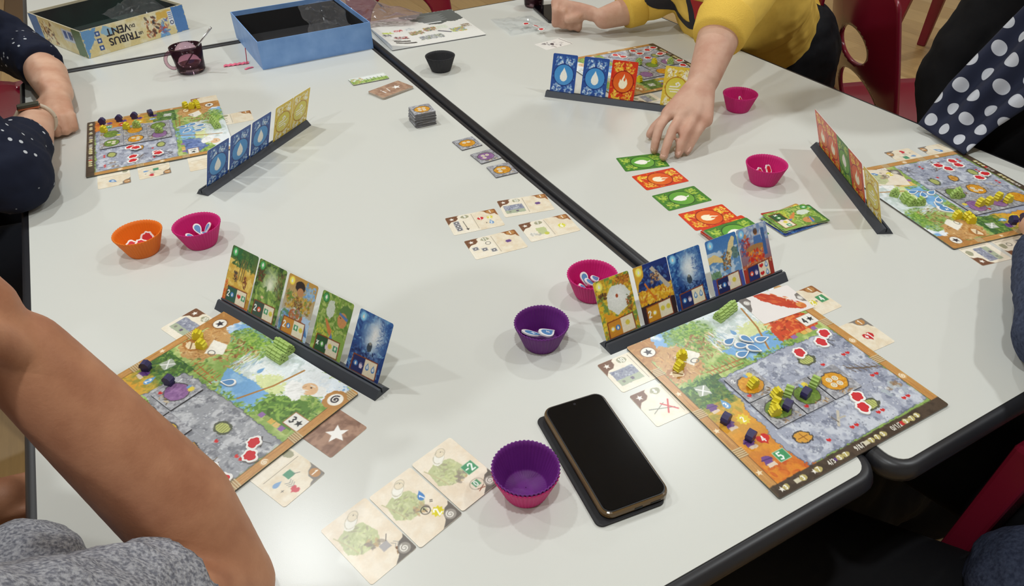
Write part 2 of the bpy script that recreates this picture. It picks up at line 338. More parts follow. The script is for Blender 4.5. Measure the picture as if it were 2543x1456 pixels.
# ------------------------------------------------------------------ burgundy plastic chairs
M_ch = mat('burgundy_plastic', (126, 24, 46), .20, .5, noise=.12, nscale=3)
def chair(label, x, y, rz, arms=False, holes=True):
    t = thing('plastic_chair', label, 'chair', (x, y, 0), rz, 'burgundy moulded plastic chairs')   # faces local +y
    nu, nv = 18, 18; V, F = [], []
    for j in range(nv + 1):
        for i in range(nu + 1):
            u, v = i / nu * 2 - 1, j / nv * 2 - 1
            w = .215 - .02 * (v < 0) * abs(v)
            z = .445 - .022 * (1 - u * u) * (1 - (v * .9) ** 2) - .03 * max(0, v - .7) / .3 + .012 * max(0, abs(u) - .8) / .2
            V.append((u * w, v * .21, z))
    for j in range(nv):
        for i in range(nu): a = j * (nu + 1) + i; F.append((a, a + 1, a + nu + 2, a + nu + 1))
    s = part('seat', (V, F), M_ch, t, True); m = s.modifiers.new('s', 'SOLIDIFY'); m.thickness = .012
    V, F = [], []; nu, nv = 56, 64
    def bp(u, v):
        w = .215 - .035 * v + .012 * math.sin(v * math.pi) - .10 * max(0, v - .88) ** 2 / .0144 * .5
        return (u * w, -.205 - .10 * v + .035 * (1 - u * u) * math.sin(v * math.pi) * -1, .44 + .43 * v - .02 * u * u * v)
    for j in range(nv + 1):
        for i in range(nu + 1): V.append(bp(i / nu * 2 - 1, j / nv))
    for j in range(nv):
        for i in range(nu):
            u, v = (i + .5) / nu * 2 - 1, (j + .5) / nv
            if holes and (u / .42) ** 2 + ((v - .50) / .12) ** 2 < 1: continue
            if holes and v < .34 and (u / .62) ** 2 + ((v - .08) / .24) ** 2 < 1: continue
            a = j * (nu + 1) + i; F.append((a, a + 1, a + nu + 2, a + nu + 1))
    if holes:
        kept = {i for q in F for i in q}; full = {q: None for q in F}
        gone = {i for j in range(nv) for k in range(nu) for q in [(j * (nu + 1) + k, j * (nu + 1) + k + 1, j * (nu + 1) + k + nu + 2, j * (nu + 1) + k + nu + 1)] if q not in full for i in q}
        for a in kept & gone:
            u, v = (a % (nu + 1)) / nu * 2 - 1, (a // (nu + 1)) / nv
            if v > .85: continue
            cv_, ru, rv = min(((.50, .42, .12), (.08, .62, .24)), key=lambda q: abs(math.hypot(u / q[1], (v - q[0]) / q[2]) - 1))
            d = math.hypot(u / ru, (v - cv_) / rv); V[a] = bp(u / d, max(0, cv_ + (v - cv_) / d))
    s = part('backrest', (V, F), M_ch, t, True); m = s.modifiers.new('s', 'SOLIDIFY'); m.thickness = .012
    for sx in (-1, 1):
        for sy in (-1, 1):
            top = TZ - .09 if arms else .44
            a, b2 = (sx * .20, sy * .19 - .0), (sx * .245, sy * .235)
            V = []
            for (px, py), z, wd in ((b2, 0, .022), (a, top, .034)):
                V += [(px - wd, py - wd * .6, z), (px + wd, py - wd * .6, z), (px + wd, py + wd * .6, z), (px - wd, py + wd * .6, z)]
            part('leg', (V, [(3, 2, 1, 0), (4, 5, 6, 7), (0, 1, 5, 4), (1, 2, 6, 5), (2, 3, 7, 6), (3, 0, 4, 7)]), M_ch, t, bevel=.006)
        if arms: part('armrest', prism(rrect(.05, .44, .02), 0, .02), M_ch, t, bevel=.004).location = (sx * .20, -.01, TZ - .09)
    part('seat_rim', tube([(-.21, .205, .425), (.21, .205, .425)], .012, 8), M_ch, t, True)
    return t
# ------------------------------------------------------------------ artwork: player boards, tiles, cards
WOOD = [(186, 132, 74), (206, 156, 94), (168, 112, 60), (220, 172, 108)]
GREEN = [(112, 150, 66), (146, 178, 84), (84, 124, 60), (176, 200, 106), (126, 162, 74)]
def board_art(kind, res, blue=1.0):
    c = Cv(1, 1, res, (140, 170, 90), seed=11 + ord(kind[0])); I = c.I
    c.blendnoise((0, 0, 1, .42), (188, 204, 130), .05, .1, .5)
    # sky, clouds and mist
    c.rect(.03, 0, .97, .13, (134, 180, 226), rough=.03); c.blendnoise((.03, 0, .97, .12), (236, 242, 248), .07, .05, .3, seed=3)
    c.ell(.60, .10, .24, .15, (226, 234, 236), rough=.06, a=.95); c.ell(.54, .19, .12, .08, (236, 240, 240), rough=.05, a=.8)
    c.ell(.80, .05, .16, .06, (238, 243, 246), rough=.05, a=.9); c.blendnoise((.42, .02, .72, .24), (190, 204, 200), .03, .15, .3, a=.7, seed=5)
    c.ell(.63, .20, .09, .05, (214, 222, 140), rough=.04, a=.7)
    # tree village
    c.glow(.32, .09, .15, .11, (120, 156, 66), 1, .6); c.dabs(420, (.18, .005, .45, .2), GREEN, .007, 1.6, mask=lambda x, y: math.hypot((x - .32) / .14, (y - .09) / .11) < 1); c.dabs(120, (.26, .02, .40, .10), [(160, 196, 80), (100, 146, 56)], .006)
    c.dabs(110, (.25, .09, .42, .26), [(196, 150, 96), (160, 106, 62), (226, 196, 150), (130, 84, 50)], .007, 3)
    c.dabs(70, (.37, .13, .48, .25), [(240, 244, 244), (206, 220, 226), (150, 178, 196)], .008, 6, ang=1.4)
    # wooden hut with table sheet
    c.poly([(.05, .13), (.12, .07), (.22, .12), (.26, .2), (.24, .3), (.13, .335), (.05, .31)], (200, 156, 100), rough=.02)
    c.dabs(200, (.05, .10, .24, .33), WOOD + [(140, 92, 52), (232, 200, 150)], .006, 4, a=.75)
    c.poly([(.15, .17), (.24, .155), (.28, .21), (.2, .26)], (240, 236, 224), rough=.004); c.ell(.225, .235, .02, .014, (110, 108, 104), ring=.004)
    c.ell(.1, .26, .055, .035, (176, 118, 60), rough=.01); c.ell(.1, .265, .035, .022, (236, 216, 180), rough=.008); c.line([(.085, .25), (.115, .28)], .006, (120, 80, 44))
    # pond
    c.poly([(.37, .25), (.55, .235), (.675, .245), (.72, .33), (.68, .385), (.46, .375)], (122, 172, 218), rough=.012)
    c.blendnoise((.40, .26, .68, .36), (164, 204, 234), .05, .1, .3, a=.7, seed=8); c.dabs(190, (.36, .345, .73, .40), GREEN, .0065); c.dabs(80, (.66, .25, .74, .38), GREEN, .0065)
    c.icon('drop', .52, .17, .022, (120, 166, 210))
    # bridge
    for k in range(9): c.line([(.23 + k * .02, .30), (.235 + k * .02, .36)], .006, WOOD[k % 3])
    c.line([(.22, .325), (.41, .335)], .008, (176, 120, 62)); c.line([(.22, .355), (.41, .36)], .006, (150, 100, 54)); c.dabs(50, (.2, .28, .44, .385), GREEN, .009, a=.7)
    # elder at the right
    rob = {'A': ((206, 74, 40), (236, 142, 70)), 'B': ((96, 136, 60), (160, 196, 90)), 'C': ((96, 120, 176), (140, 160, 206)), 'D': ((226, 190, 110), (238, 214, 150)), 'E': ((150, 130, 110), (190, 180, 150))}[kind[0]]
    c.dabs(120, (.84, .12, .95, .30), GREEN, .009); c.poly([(.68, .34), (.69, .26), (.74, .21), (.86, .17), (.93, .23), (.93, .34)], rob[0], rough=.012)
    c.dabs(110, (.70, .20, .92, .33), [rob[1], rob[0], rob[1], tuple(int(q * .7) for q in rob[0])], .010, 3, a=.8)
    c.line([(.585, .345), (.65, .20), (.685, .05)], .010, (176, 126, 66)); c.ell(.835, .105, .050, .034, (240, 240, 236), -.3, rough=.006); c.ell(.80, .115, .042, .036, (232, 192, 150), rough=.002); c.ell(.75, .16, .066, .040, (246, 246, 244), .5, rough=.010); c.dabs(24, (.70, .13, .80, .19), [(226, 226, 222), (250, 250, 248)], .008, 4, ang=2.6); c.ell(.80, .105, .005, .004, (60, 40, 30)); c.line([(.785, .095), (.812, .092)], .004, (236, 236, 232)); c.line([(.775, .112), (.768, .128)], .004, (200, 150, 110))
    # offering strip
    for k in range(6): c.rect(.74 + k * .033, .33, .768 + k * .033, .355, [(150, 110, 170), (150, 170, 90), (220, 180, 90), (226, 190, 120)][k % 4], rough=.003)
    c.rect(.865, .245, .955, .315, (238, 236, 228), outline=.004, oc=(170, 110, 70)); c.text({'B': '3', 'C': '1'}.get(kind[0], '4'), .89, .28, .034, (50, 50, 50)); c.icon('star', .925, .28, .02, (50, 50, 50))
    # left column : forest, then sand
    c.grad((.03, .36, .25, .54), (60, 96, 52), (140, 150, 66)); c.dabs(320, (.04, .345, .25, .52), [(50, 90, 48), (94, 138, 60), (136, 172, 80), (64, 104, 62)], .007, 2.6)
    sl = c._win(.03, .52, .25, .945); c.grad((.03, .535, .25, .945), (216, 178, 70), (204, 104, 40)); c.blendnoise((.03, .5, .25, .945), (232, 160, 52), .04, .05, .4, a=.6, seed=21)
    c.dabs(60, (.03, .5, .24, .58), [(176, 160, 66), (140, 140, 60), (210, 180, 80)], .012, a=.7); c.dabs(30, (.04, .86, .25, .94), [(190, 70, 36), (222, 130, 50)], .014, a=.6)
    c.poly(c.xf(SHAPE['sq'], .127, .407, .03, .2), (206, 206, 204), a=.75, rough=.004); c.line([(.105, .385), (.15, .43)], .006, (248, 248, 246)); c.line([(.15, .385), (.105, .43)], .006, (248, 248, 246))
    for v in (.511, .622, .739, .844): c.icon('house', .092, v, .032, (112, 74, 140), .2, rough=.004); c.rect(.075, v + .012, .115, v + .03, (226, 206, 186), rough=.004); c.line([(.07, v - .012), (.118, v - .006)], .005, (80, 50, 110))
    c.icon('drop', .158, .519, .032, (110, 162, 210)); c.text('3' if kind[0] in 'AD' else '2', .158, .524, .026, (250, 250, 250))
    c.icon('sun', .164, .624, .034, (230, 206, 60)); c.text('2', .164, .624, .026, (250, 250, 240)); c.icon('heart', .161, .747, .034, (206, 40, 36)); c.text('4', .161, .747, .028, (250, 250, 250))
    c.rect(.136, .824, .19, .872, (70, 150, 100), outline=.004, oc=(170, 200, 170)); c.text('5', .158, .848, .034, (245, 250, 245))
    # ruined grey city field
    G0, G1, G2 = ((164, 169, 186), (214, 218, 226), (104, 110, 130)) if blue > .5 else ((158, 160, 166), (212, 213, 216), (104, 106, 114))  # board B takes a greyer palette, glare put into its print colours
    fld = [(.245, .388), (.60, .375), (.95, .388), (.952, .93), (.60, .935), (.225, .945), (.20, .86), (.19, .77), (.215, .70), (.205, .62), (.235, .53), (.228, .45)]
    c.poly(fld, G2, rough=.012); c.poly([(x + (.004 if x < .5 else -.004), y + (.004 if y < .6 else -.004)) for x, y in fld], G0, rough=.010)
    ins = lambda x, y: x > .245
    c.blendnoise((.235, .395, .945, .925), G1, .045, .12, .35, a=.75, seed=31); c.blendnoise((.235, .395, .945, .925), G2, .03, .28, .2, a=.6, seed=33)
    c.dabs(1100, (.24, .40, .94, .92), [G1, (226, 228, 232), G2, (120, 124, 138), G0, (214, 217, 224)], .0034, 1.7, a=.8)
    for k in range(46):
        x, y = c.rs.uniform(.26, .92), c.rs.uniform(.41, .90); a0 = c.rs.uniform(0, 6.28)
        c.line([(x, y), (x + .02 * math.cos(a0), y + .02 * math.sin(a0)), (x + .04 * math.cos(a0 + .5), y + .04 * math.sin(a0 + .5))], .0022, (98, 98, 108), a=.6)
    for x in (.42, .588, .765): c.line([(x, .40), (x, .92)], .002, (190, 192, 200), a=.5)
    for y in (.572, .742): c.line([(.25, y), (.94, y)], .002, (190, 192, 200), a=.5)
    # printed ruins
    for hx, hy in ((.682, .49), (.705, .83)):
        c.ell(hx, hy, .048, .034, (88, 92, 74), rough=.008); c.ell(hx, hy, .036, .024, (190, 196, 120), rough=.004)
        for k in range(5): c.line([(hx - .028 + k * .012, hy - .018), (hx - .024 + k * .012, hy + .018)], .003, (120, 128, 66))
    for hx, hy in ((.31, .821), (.678, .641)):
        c.ell(hx, hy, .044, .034, (70, 66, 66), .4, rough=.008); c.ell(hx, hy, .037, .028, (214, 158, 66), .4, rough=.008); c.line([(hx - .025, hy), (hx + .025, hy)], .004, (150, 96, 40)); c.line([(hx, hy - .02), (hx + .005, hy + .022)], .004, (150, 96, 40))
    c.dabs(24, (.82, .78, .92, .86), [(226, 230, 232), (180, 190, 196), (150, 120, 90)], .012, 1.4)
    c.line([(.49, .85), (.52, .82), (.55, .79)], .012, (200, 192, 176)); c.line([(.52, .82), (.555, .825)], .008, (190, 182, 166)); c.line([(.505, .835), (.50, .80)], .006, (120, 112, 104))
    c.line([(.80, .62), (.86, .655), (.93, .68)], .007, (110, 92, 72)); [c.line([(.80 + k * .026, .60 + k * .011), (.815 + k * .026, .66 + k * .008)], .004, (104, 88, 70)) for k in range(6)]
    c.line([(.82, .47), (.86, .42), (.90, .46)], .005, (84, 80, 80)); c.line([(.86, .42), (.87, .48)], .005, (84, 80, 80)); c.line([(.84, .45), (.92, .42)], .003, (84, 80, 80))
    for hx, hy, n in ((.722, .551, 1), (.873, .549, 2), (.875, .712, 2), (.878, .877, 2), (.711, .88, 2), (.545, .884, 2), (.391, .886, 1)):
        for k in range(n): c.icon('heart', hx + (k - (n - 1) / 2) * .026, hy, .012, (210, 46, 46), .3)
    # wooden rails
    for x0, x1 in ((0, .042), (.955, 1)):
        c.rect(x0, -.1, x1, 1, (196, 144, 82), rough=.002)
        for k in range(60):
            x = c.rs.uniform(x0, x1); y = c.rs.uniform(0, .95); c.line([(x, y), (x + c.rs.uniform(-.004, .004), y + c.rs.uniform(.05, .14))], .0028, WOOD[c.rs.randint(4)], a=.6)
    c.line([(.042, .1), (.042, .95)], .003, (120, 80, 44)); c.line([(.955, .1), (.955, .95)], .003, (120, 80, 44))
    for x0, x1, ys in ((-.01, .048, (.21, .506, .753)), (.95, 1.01, (.336, .646, .03))):
        for y in ys:
            for k in range(5): c.line([(x0, y - .02 + k * .010), (x1, y - .016 + k * .010)], .006, (206, 186, 146)); c.line([(x0, y - .015 + k * .010), (x1, y - .011 + k * .010)], .0022, (130, 100, 64))
    for y in (.37, .62, .87): c.icon('star', .02, y, .016, (240, 222, 190), .3)
    for y in (.50, .78): c.ell(.978, y, .019, .019, (226, 196, 150), a=.5); c.spiral(.978, y, .015, .004, (246, 232, 206))
    c.poly([(0, 0), (.14, 0), (.12, .1), (.05, .14), (0, .2)], (184, 130, 70), rough=.012); c.dabs(30, (0, 0, .12, .16), WOOD, .010, 4, a=.7)
    c.ell(.07, .08, .040, .036, (120, 80, 46), rough=.003); c.ell(.07, .08, .036, .032, (244, 240, 230)); c.icon('star', .07, .08, .024, (58, 52, 60), .2)
    c.ell(.945, .09, .055, .055, (190, 138, 78), rough=.01); c.ell(.945, .09, .036, .036, (244, 240, 230)); c.spiral(.945, .09, .024, .007, (58, 52, 60))
    # scoring strip
    c.rect(0, .945, 1, 1.1, (82, 68, 56)); c.blendnoise((0, .948, 1, 1), (60, 50, 42), .02, .1, .3, a=.6, seed=41)
    xs = .04
    for grp in ('*s', '#s', '*s', '4/3hss', '9/8/7qsss', '0/1/2rsss'):
        for ch in grp:
            if ch == '*': c.icon('star', xs, .972, .014, (240, 236, 226)); xs += .022
            elif ch in '#q': c.rect(xs - .014, .962, xs + .014, .982, (214, 206, 180)); xs += .03
            elif ch == 's': c.ell(xs, .972, .017, .014, (186, 172, 110), rough=.004); c.text('37'[int(xs * 40) % 2], xs, .972, .018, (250, 250, 244)); xs += .034
            elif ch in 'hr': c.icon('house' if ch == 'h' else 'sq', xs, .972, .011, (96, 66, 130) if ch == 'h' else (196, 50, 50)); xs += .022
            else: c.text(ch, xs, .972, .020, (240, 236, 226), wd=.0035); xs += .012
        xs += .028
    c.I *= (1 + .045 * c.noise(.006, 51))[..., None]
    return c
def tile_art(col, rings=0, num='', seed=3):
    pal = {'green': [(112, 140, 58), (142, 168, 76), (88, 116, 48)], 'orange': [(214, 150, 40), (232, 176, 64), (196, 122, 36)], 'purple': [(146, 104, 156), (168, 128, 176), (124, 84, 136)], 'yellow': [(216, 178, 60), (232, 200, 90), (196, 152, 50)]}[col]
    c = Cv(45, 45, 1.35, (150, 150, 156), seed); c.blendnoise((0, 0, 45, 45), (196, 197, 202), 5, .05, .4, a=.8, seed=2)
    c.dabs(120, (0, 0, 45, 45), [(204, 205, 210), (120, 121, 130), (176, 176, 182), (98, 98, 108)], 1.1, 1.6, a=.7)
    for k in range(14):
        x, y = c.rs.uniform(0, 45, 2); c.line([(x, y), (x + c.rs.uniform(-7, 7), y + c.rs.uniform(-7, 7))], .5, (92, 92, 100), a=.6)
    c.ell(22.5, 22.5, 17.5, 15.5, (84, 80, 82), rough=1.5); c.ell(22.5, 22.8, 16.2, 14, pal[0], rough=1.5)
    c.dabs(70, (9, 11, 36, 35), pal, 2.0, 1.6, a=.7, mask=lambda x, y: (x - 22.5) ** 2 / 220 + (y - 22.8) ** 2 / 160 < 1)
    if rings:
        for k, (x, y) in enumerate([(18, 18), (27, 19), (17, 27), (26, 28)][:rings]):
            c.ell(x, y, 3.9, 3.9, (244, 240, 232)); c.ell(x, y, 2.9, 2.9, (200, 186, 150)); c.ell(x, y, 1.5, 1.5, (232, 222, 196))
    c.dabs(10, (14, 36, 40, 43), [(160, 118, 70), (206, 186, 150), (90, 66, 44)], 1.6, 2.5)
    if num: c.icon('sun', 33, 9, 5, (228, 206, 80)); c.icon('drop', 27, 8, 4, (120, 160, 204)); c.icon('heart', 8, 36, 3.4, (206, 50, 50)); c.text(num, 8, 8, 5, (245, 245, 245))
    c.rect(0, 0, 45, 45, (90, 90, 96), a=.0)
    c.I *= (1 + .06 * c.noise(1.2, 9))[..., None]; return c
BACK = {'drop': ((44, 82, 158), (110, 160, 214), (196, 220, 240), (70, 150, 214), (30, 56, 124)), 'fire': ((214, 54, 26), (240, 186, 40), (250, 220, 90), (226, 84, 32), (150, 30, 16)),
        'leaf': ((62, 128, 48), (150, 186, 60), (196, 214, 90), (90, 164, 62), (32, 84, 36)), 'wind': ((230, 200, 70), (246, 240, 208), (252, 249, 236), (222, 208, 70), (184, 130, 36))}
def back_art(kind):
    b, l1, l2, disc, ring = BACK[kind]; c = Cv(56, 87, 1.4, b, seed=60 + len(kind) + ord(kind[0]))
    for y0, y1 in ((4, 27), (60, 83)):
        for x0, x1 in ((4, 27), (29, 52)):
            c.dabs(34, (x0 + 2, y0 + 2, x1 - 2, y1 - 2), [l1, l2, b, l1], 2.6, 1.8, a=.95)
            c.dabs(14, (x0 + 3, y0 + 3, x1 - 3, y1 - 3), [l2, (255, 255, 250) if kind in ('drop', 'wind') else l2], 1.6, 2)
            c.dabs(9, (x0, y0, x1, y1), [ring, b], 1.4, 2.5)
    c.dabs(40, (3, 28, 53, 60), [b, l1, ring], 1.6, 2, a=.7)
    c.ell(28, 43.5, 23.5, 23.5, ring, rough=.6); c.ell(28, 43.5, 21.6, 21.6, disc); sl = c._win(8, 22, 48, 66)
    Y = (c.y[sl[0]][:, None] - 22) / 44; X = (c.x[sl[1]][None] - 28); m = ((X ** 2 + (c.y[sl[0]][:, None] - 43.5) ** 2) < 21.4 ** 2)[..., None]
    c.I[sl] = np.where(m, c.I[sl] * (1 - .35 * Y[..., None]) + C3(l1) * .35 * Y[..., None], c.I[sl])
    for a, q in ((28, 20), (28, 67), (5, 43.5), (51, 43.5)): c.rect(a - 1.8, q - 1.2, a + 1.8, q + 1.2, ring)
    ic = (250, 248, 238)
    if kind == 'drop': c.icon('drop', 28, 43.5, 15, ic)
    elif kind == 'fire': c.icon('flame', 28, 43.5, 15, (252, 244, 214))
    elif kind == 'leaf': c.icon('leaf', 28, 43.5, 14, ic)
    else:
        c.line([(15, 41), (30, 40), (35, 36), (31, 31.5), (26.5, 34), (28, 36.5)], 2.6, ic); c.line([(14, 46), (38, 45.5), (42, 42)], 2.2, ic); c.line([(17, 51), (34, 50.5), (37, 54), (33, 56.5)], 2.2, ic)
    c.I *= (1 + .04 * c.noise(1.5, 5))[..., None]; return c
def front_panel(c, col, left, right):
    c.poly([(7, 57), (49, 55), (50, 79), (6, 80)], (136, 66, 34), rough=.6); c.poly([(8.5, 58.4), (28, 57.5), (28, 78.2), (8, 78.8)], col); c.poly([(28, 57.5), (47.6, 56.6), (48.4, 77.6), (28, 78.2)], (238, 228, 202))
    x = 12
    for k in left:
        if k in 'dflw': cc = {'d': (70, 130, 200), 'f': (224, 80, 50), 'l': (90, 170, 80), 'w': (236, 200, 70)}[k]; c.ell(x + 2, 68, 3.6, 3.6, cc); c.icon({'d': 'drop', 'f': 'flame', 'l': 'leaf', 'w': 'sun'}[k], x + 2, 68, 2.6, (248, 246, 240)); x += 8
        elif k == 'h': c.icon('hand', x + 3, 68, 4.4, (226, 210, 226)); x += 7
        else: c.text(k, x, 68, 8, (250, 250, 246)); x += 5.5
    ys = [66] if len(right) < 3 else [61.5, 73]
    for i, y in enumerate(ys):
        for j, k in enumerate(right[i * 2:i * 2 + 2]):
            px = 33.5 + j * 9.5 if len(right[i * 2:i * 2 + 2]) > 1 else 38
            if k == 'r': c.icon('heart', px, y, 4.2, (206, 44, 44))
            elif k == 'g': c.rect(px - 3.8, y - 3.8, px + 3.8, y + 3.8, (80, 156, 112)); c.icon('leaf', px, y, 2.6, (240, 246, 236))
            elif k == 'd': c.icon('drop', px, y, 5, (80, 134, 196)); c.icon('drop', px, y, 3, (226, 236, 244))
            else: c.icon('sun', px, y, 4.2, (222, 206, 80))
def front_art(k):
    seed = 80 + int(k[1]) + (10 if k[0] == 'A' else 0); c = Cv(56, 87, 1.6, (120, 150, 70), seed)
    W = (0, 0, 56, 87); sky = (128, 176, 220)
    if k == 'B1':
        c.grad(W, (70, 110, 60), (214, 150, 46)); c.rect(0, 26, 56, 60, (216, 174, 70), rough=3); c.blendnoise((0, 20, 56, 62), (236, 206, 110), 7, .1, .4); c.dabs(168, (8, 4, 50, 26), [(40, 84, 48), (64, 108, 56), (86, 128, 62)], 1.86); c.dabs(48, (2, 2, 22, 16), [(44, 110, 60)], 1.86)
        for x in (24, 29, 33): c.line([(x, 44), (x + 1, 24), (x + 3, 14)], 1.6, (120, 104, 60))
        c.dabs(48, (14, 34, 22, 48), [(90, 60, 40), (60, 66, 60), (150, 90, 50)], 1.24, 2); c.dabs(38, (36, 36, 43, 52), [(140, 74, 40), (110, 56, 34)], 1.24, 2); c.rect(0, 78, 56, 87, (196, 40, 34), rough=2); c.dabs(144, (0, 76, 56, 87), [(230, 110, 40), (176, 30, 30), (240, 160, 60)], 1.12); c.dabs(72, (0, 50, 5, 80), [(214, 66, 40), (230, 130, 50)], 0.99)
        front_panel(c, (36, 92, 74), '2d', 'rg'); bc = (60, 150, 80)
    elif k == 'B2':
        c.dabs(624, W, [(60, 98, 44), (98, 136, 54), (130, 160, 70), (46, 76, 40)], 2.48); c.glow(30, 28, 20, 26, (236, 240, 214), 1, .8); c.dabs(96, (2, 8, 16, 30), [(120, 78, 44), (84, 56, 36), (60, 90, 44)], 1.61); c.dabs(96, (40, 6, 54, 46), [(104, 78, 50), (136, 108, 66), (70, 56, 40)], 1.12, 5, ang=1.2)
        c.dabs(144, (6, 38, 46, 58), GREEN, 3); c.ell(20, 50, 3, 2, (226, 200, 150)); front_panel(c, (58, 84, 70), '2f', 'gs'); bc = (60, 140, 70)
    elif k == 'B3':
        c.grad(W, (196, 150, 70), (170, 196, 226)); c.rect(0, 48, 56, 87, (176, 200, 228), rough=4); c.dabs(62, (0, 50, 16, 80), [(80, 130, 180), (96, 140, 80), (120, 160, 200)], 2.48); c.poly([(40, 70), (48, 56), (56, 72)], (70, 120, 180)); c.dabs(72, (34, 4, 54, 24), [(110, 160, 214), (150, 190, 226)], 1.86)
        c.dabs(168, (4, 22, 50, 44), [(190, 150, 50), (104, 140, 56), (214, 176, 80), (150, 104, 44)], 1.86, 2); c.ell(25, 12, 9, 8, (46, 34, 32), rough=1); c.ell(27, 19, 6, 6, (196, 140, 92)); c.dabs(72, (18, 28, 34, 44), [(120, 76, 44), (206, 160, 70), (96, 110, 60)], 1.49)
        c.ell(28, 52, 13, 10, (176, 104, 60), rough=1); c.dabs(57, (20, 42, 38, 56), [(220, 214, 204), (96, 134, 80), (190, 110, 60), (150, 150, 160)], 1.49); c.dabs(96, (4, 80, 56, 87), GREEN, 2.4); front_panel(c, (206, 140, 52), '2d', 'gs'); bc = (232, 190, 70)
    elif k == 'B4':
        c.dabs(576, W, [(124, 166, 64), (158, 190, 90), (96, 140, 52), (190, 208, 120)], 2.23); c.dabs(144, (4, 44, 36, 62), [(214, 206, 70), (176, 196, 70)], 1.36); c.ell(20, 20, 7, 12, (226, 234, 226), rough=1.5, a=.9); c.ell(46, 18, 11, 12, (96, 134, 70), rough=1.5)
        c.ell(43, 27, 8, 10, (212, 150, 94)); c.poly([(34, 27), (36, 24), (37, 30)], (212, 150, 94)); c.poly([(36, 18), (52, 22), (51, 26), (36, 21)], (90, 130, 190)); c.poly([(30, 87), (34, 54), (46, 44), (56, 52), (56, 87)], (140, 176, 80)); c.poly([(26, 70), (30, 48), (40, 66), (50, 76), (40, 80)], (80, 134, 200)); c.poly([(14, 34), (18, 34), (30, 46), (30, 54), (24, 50)], (216, 136, 76)); c.line([(38, 24), (40, 25)], 1, (50, 34, 28))
        front_panel(c, (40, 86, 52), 'xlh', 'sg'); c.dabs(57, (0, 80, 56, 87), [(60, 104, 50), (96, 140, 56)], 1.49); bc = (50, 130, 64)
    elif k in ('B5', 'A3'):
        c.grad(W, (60, 110, 178), (24, 46, 110)); c.dabs(288, W, [(48, 96, 166), (84, 140, 196), (30, 60, 130), (110, 164, 210)], 2.11, 3); c.glow(33, 28, 24, 34, (196, 222, 240), 1, .9); c.glow(33, 24, 16, 22, (244, 248, 250), 1, .8)
        c.dabs(120, (38, 4, 55, 40), [(36, 70, 140), (60, 100, 170)], 0.74, 6); c.dabs(96, (4, 46, 50, 62), [(40, 62, 120), (70, 100, 160), (20, 36, 84)], 1.49); c.ell(29, 42, 4, 6, (60, 74, 90), rough=1); c.ell(29, 37, 2, 2, (150, 150, 140)); front_panel(c, (34, 46, 104), 'dh', 'dd'); bc = (110, 170, 220)
    elif k == 'A1':
        c.dabs(480, W, [(222, 178, 40), (240, 206, 70), (196, 134, 40), (232, 190, 50)], 2.48); c.poly([(16, 22), (26, 12), (44, 14), (52, 28), (46, 44), (26, 52), (14, 40)], (226, 230, 224), rough=1.2); c.glow(32, 30, 18, 17, (244, 246, 244), 1, .7); c.dabs(96, (34, 4, 54, 14), [(186, 110, 40), (140, 80, 36), (222, 150, 60)], 1.49); c.dabs(38, (4, 18, 16, 26), [(110, 70, 40), (70, 54, 44)], 1.24); c.dabs(62, (43, 30, 52, 52), [(176, 96, 40), (120, 66, 36), (90, 106, 60)], 1.24); c.ell(31, 27, 2, 2.6, (176, 84, 50))
        c.poly([(6, 44), (26, 54), (44, 50), (22, 60), (12, 74)], (226, 160, 40), rough=1); c.dabs(120, (0, 74, 56, 87), [(120, 150, 60), (160, 180, 80), (90, 130, 70)], 1.61); front_panel(c, (206, 140, 44), 'wd', 's'); bc = (240, 210, 90)
    elif k == 'A2':
        c.grad(W, (40, 60, 130), (50, 40, 50)); c.rect(0, 34, 56, 54, (214, 160, 40), rough=3); c.dabs(168, (2, 34, 56, 54), [(240, 196, 60), (196, 100, 40), (232, 170, 40), (250, 220, 110)], 1.86); c.dabs(120, (0, 6, 56, 34), [(46, 76, 150), (90, 130, 180), (30, 44, 104)], 2.23); c.poly([(26, 8), (31, 6), (54, 40), (48, 42)], (196, 186, 170), rough=.6); c.dabs(48, (24, 14, 38, 28), [(150, 96, 56), (206, 160, 110), (84, 60, 50)], 1.24); c.line([(14, 26), (20, 40), (26, 50)], 2.4, (216, 120, 40)); c.rect(0, 55, 56, 87, (56, 38, 42), rough=1); c.poly([(0, 0), (16, 0), (14, 16), (4, 24), (0, 40)], (226, 176, 60), rough=1)
        front_panel(c, (206, 146, 44), '2w', 'ss'); bc = (246, 214, 90)
    elif k == 'A4':
        c.grad(W, (70, 124, 190), (140, 180, 214)); c.blendnoise((0, 20, 56, 60), (220, 232, 240), 8, .1, .3, a=.8); c.poly([(30, 34), (40, 12), (48, 4), (52, 8), (46, 24), (36, 40)], (232, 214, 160), rough=.8); c.poly([(0, 24), (12, 22), (26, 32), (26, 38), (8, 32), (0, 34)], (236, 208, 140), rough=.8); c.dabs(72, (24, 24, 38, 48), [(150, 96, 56), (206, 160, 90), (84, 60, 50), (110, 120, 90)], 1.36); c.dabs(72, (0, 48, 16, 58), [(90, 134, 90), (130, 160, 130)], 1.86); c.dabs(48, (44, 20, 56, 36), [(80, 110, 110), (110, 140, 130)], 1.86); c.rect(0, 56, 56, 87, (74, 86, 164), rough=2)
        front_panel(c, (38, 46, 96), 'xdh', 's'); bc = (110, 170, 226)
    else:
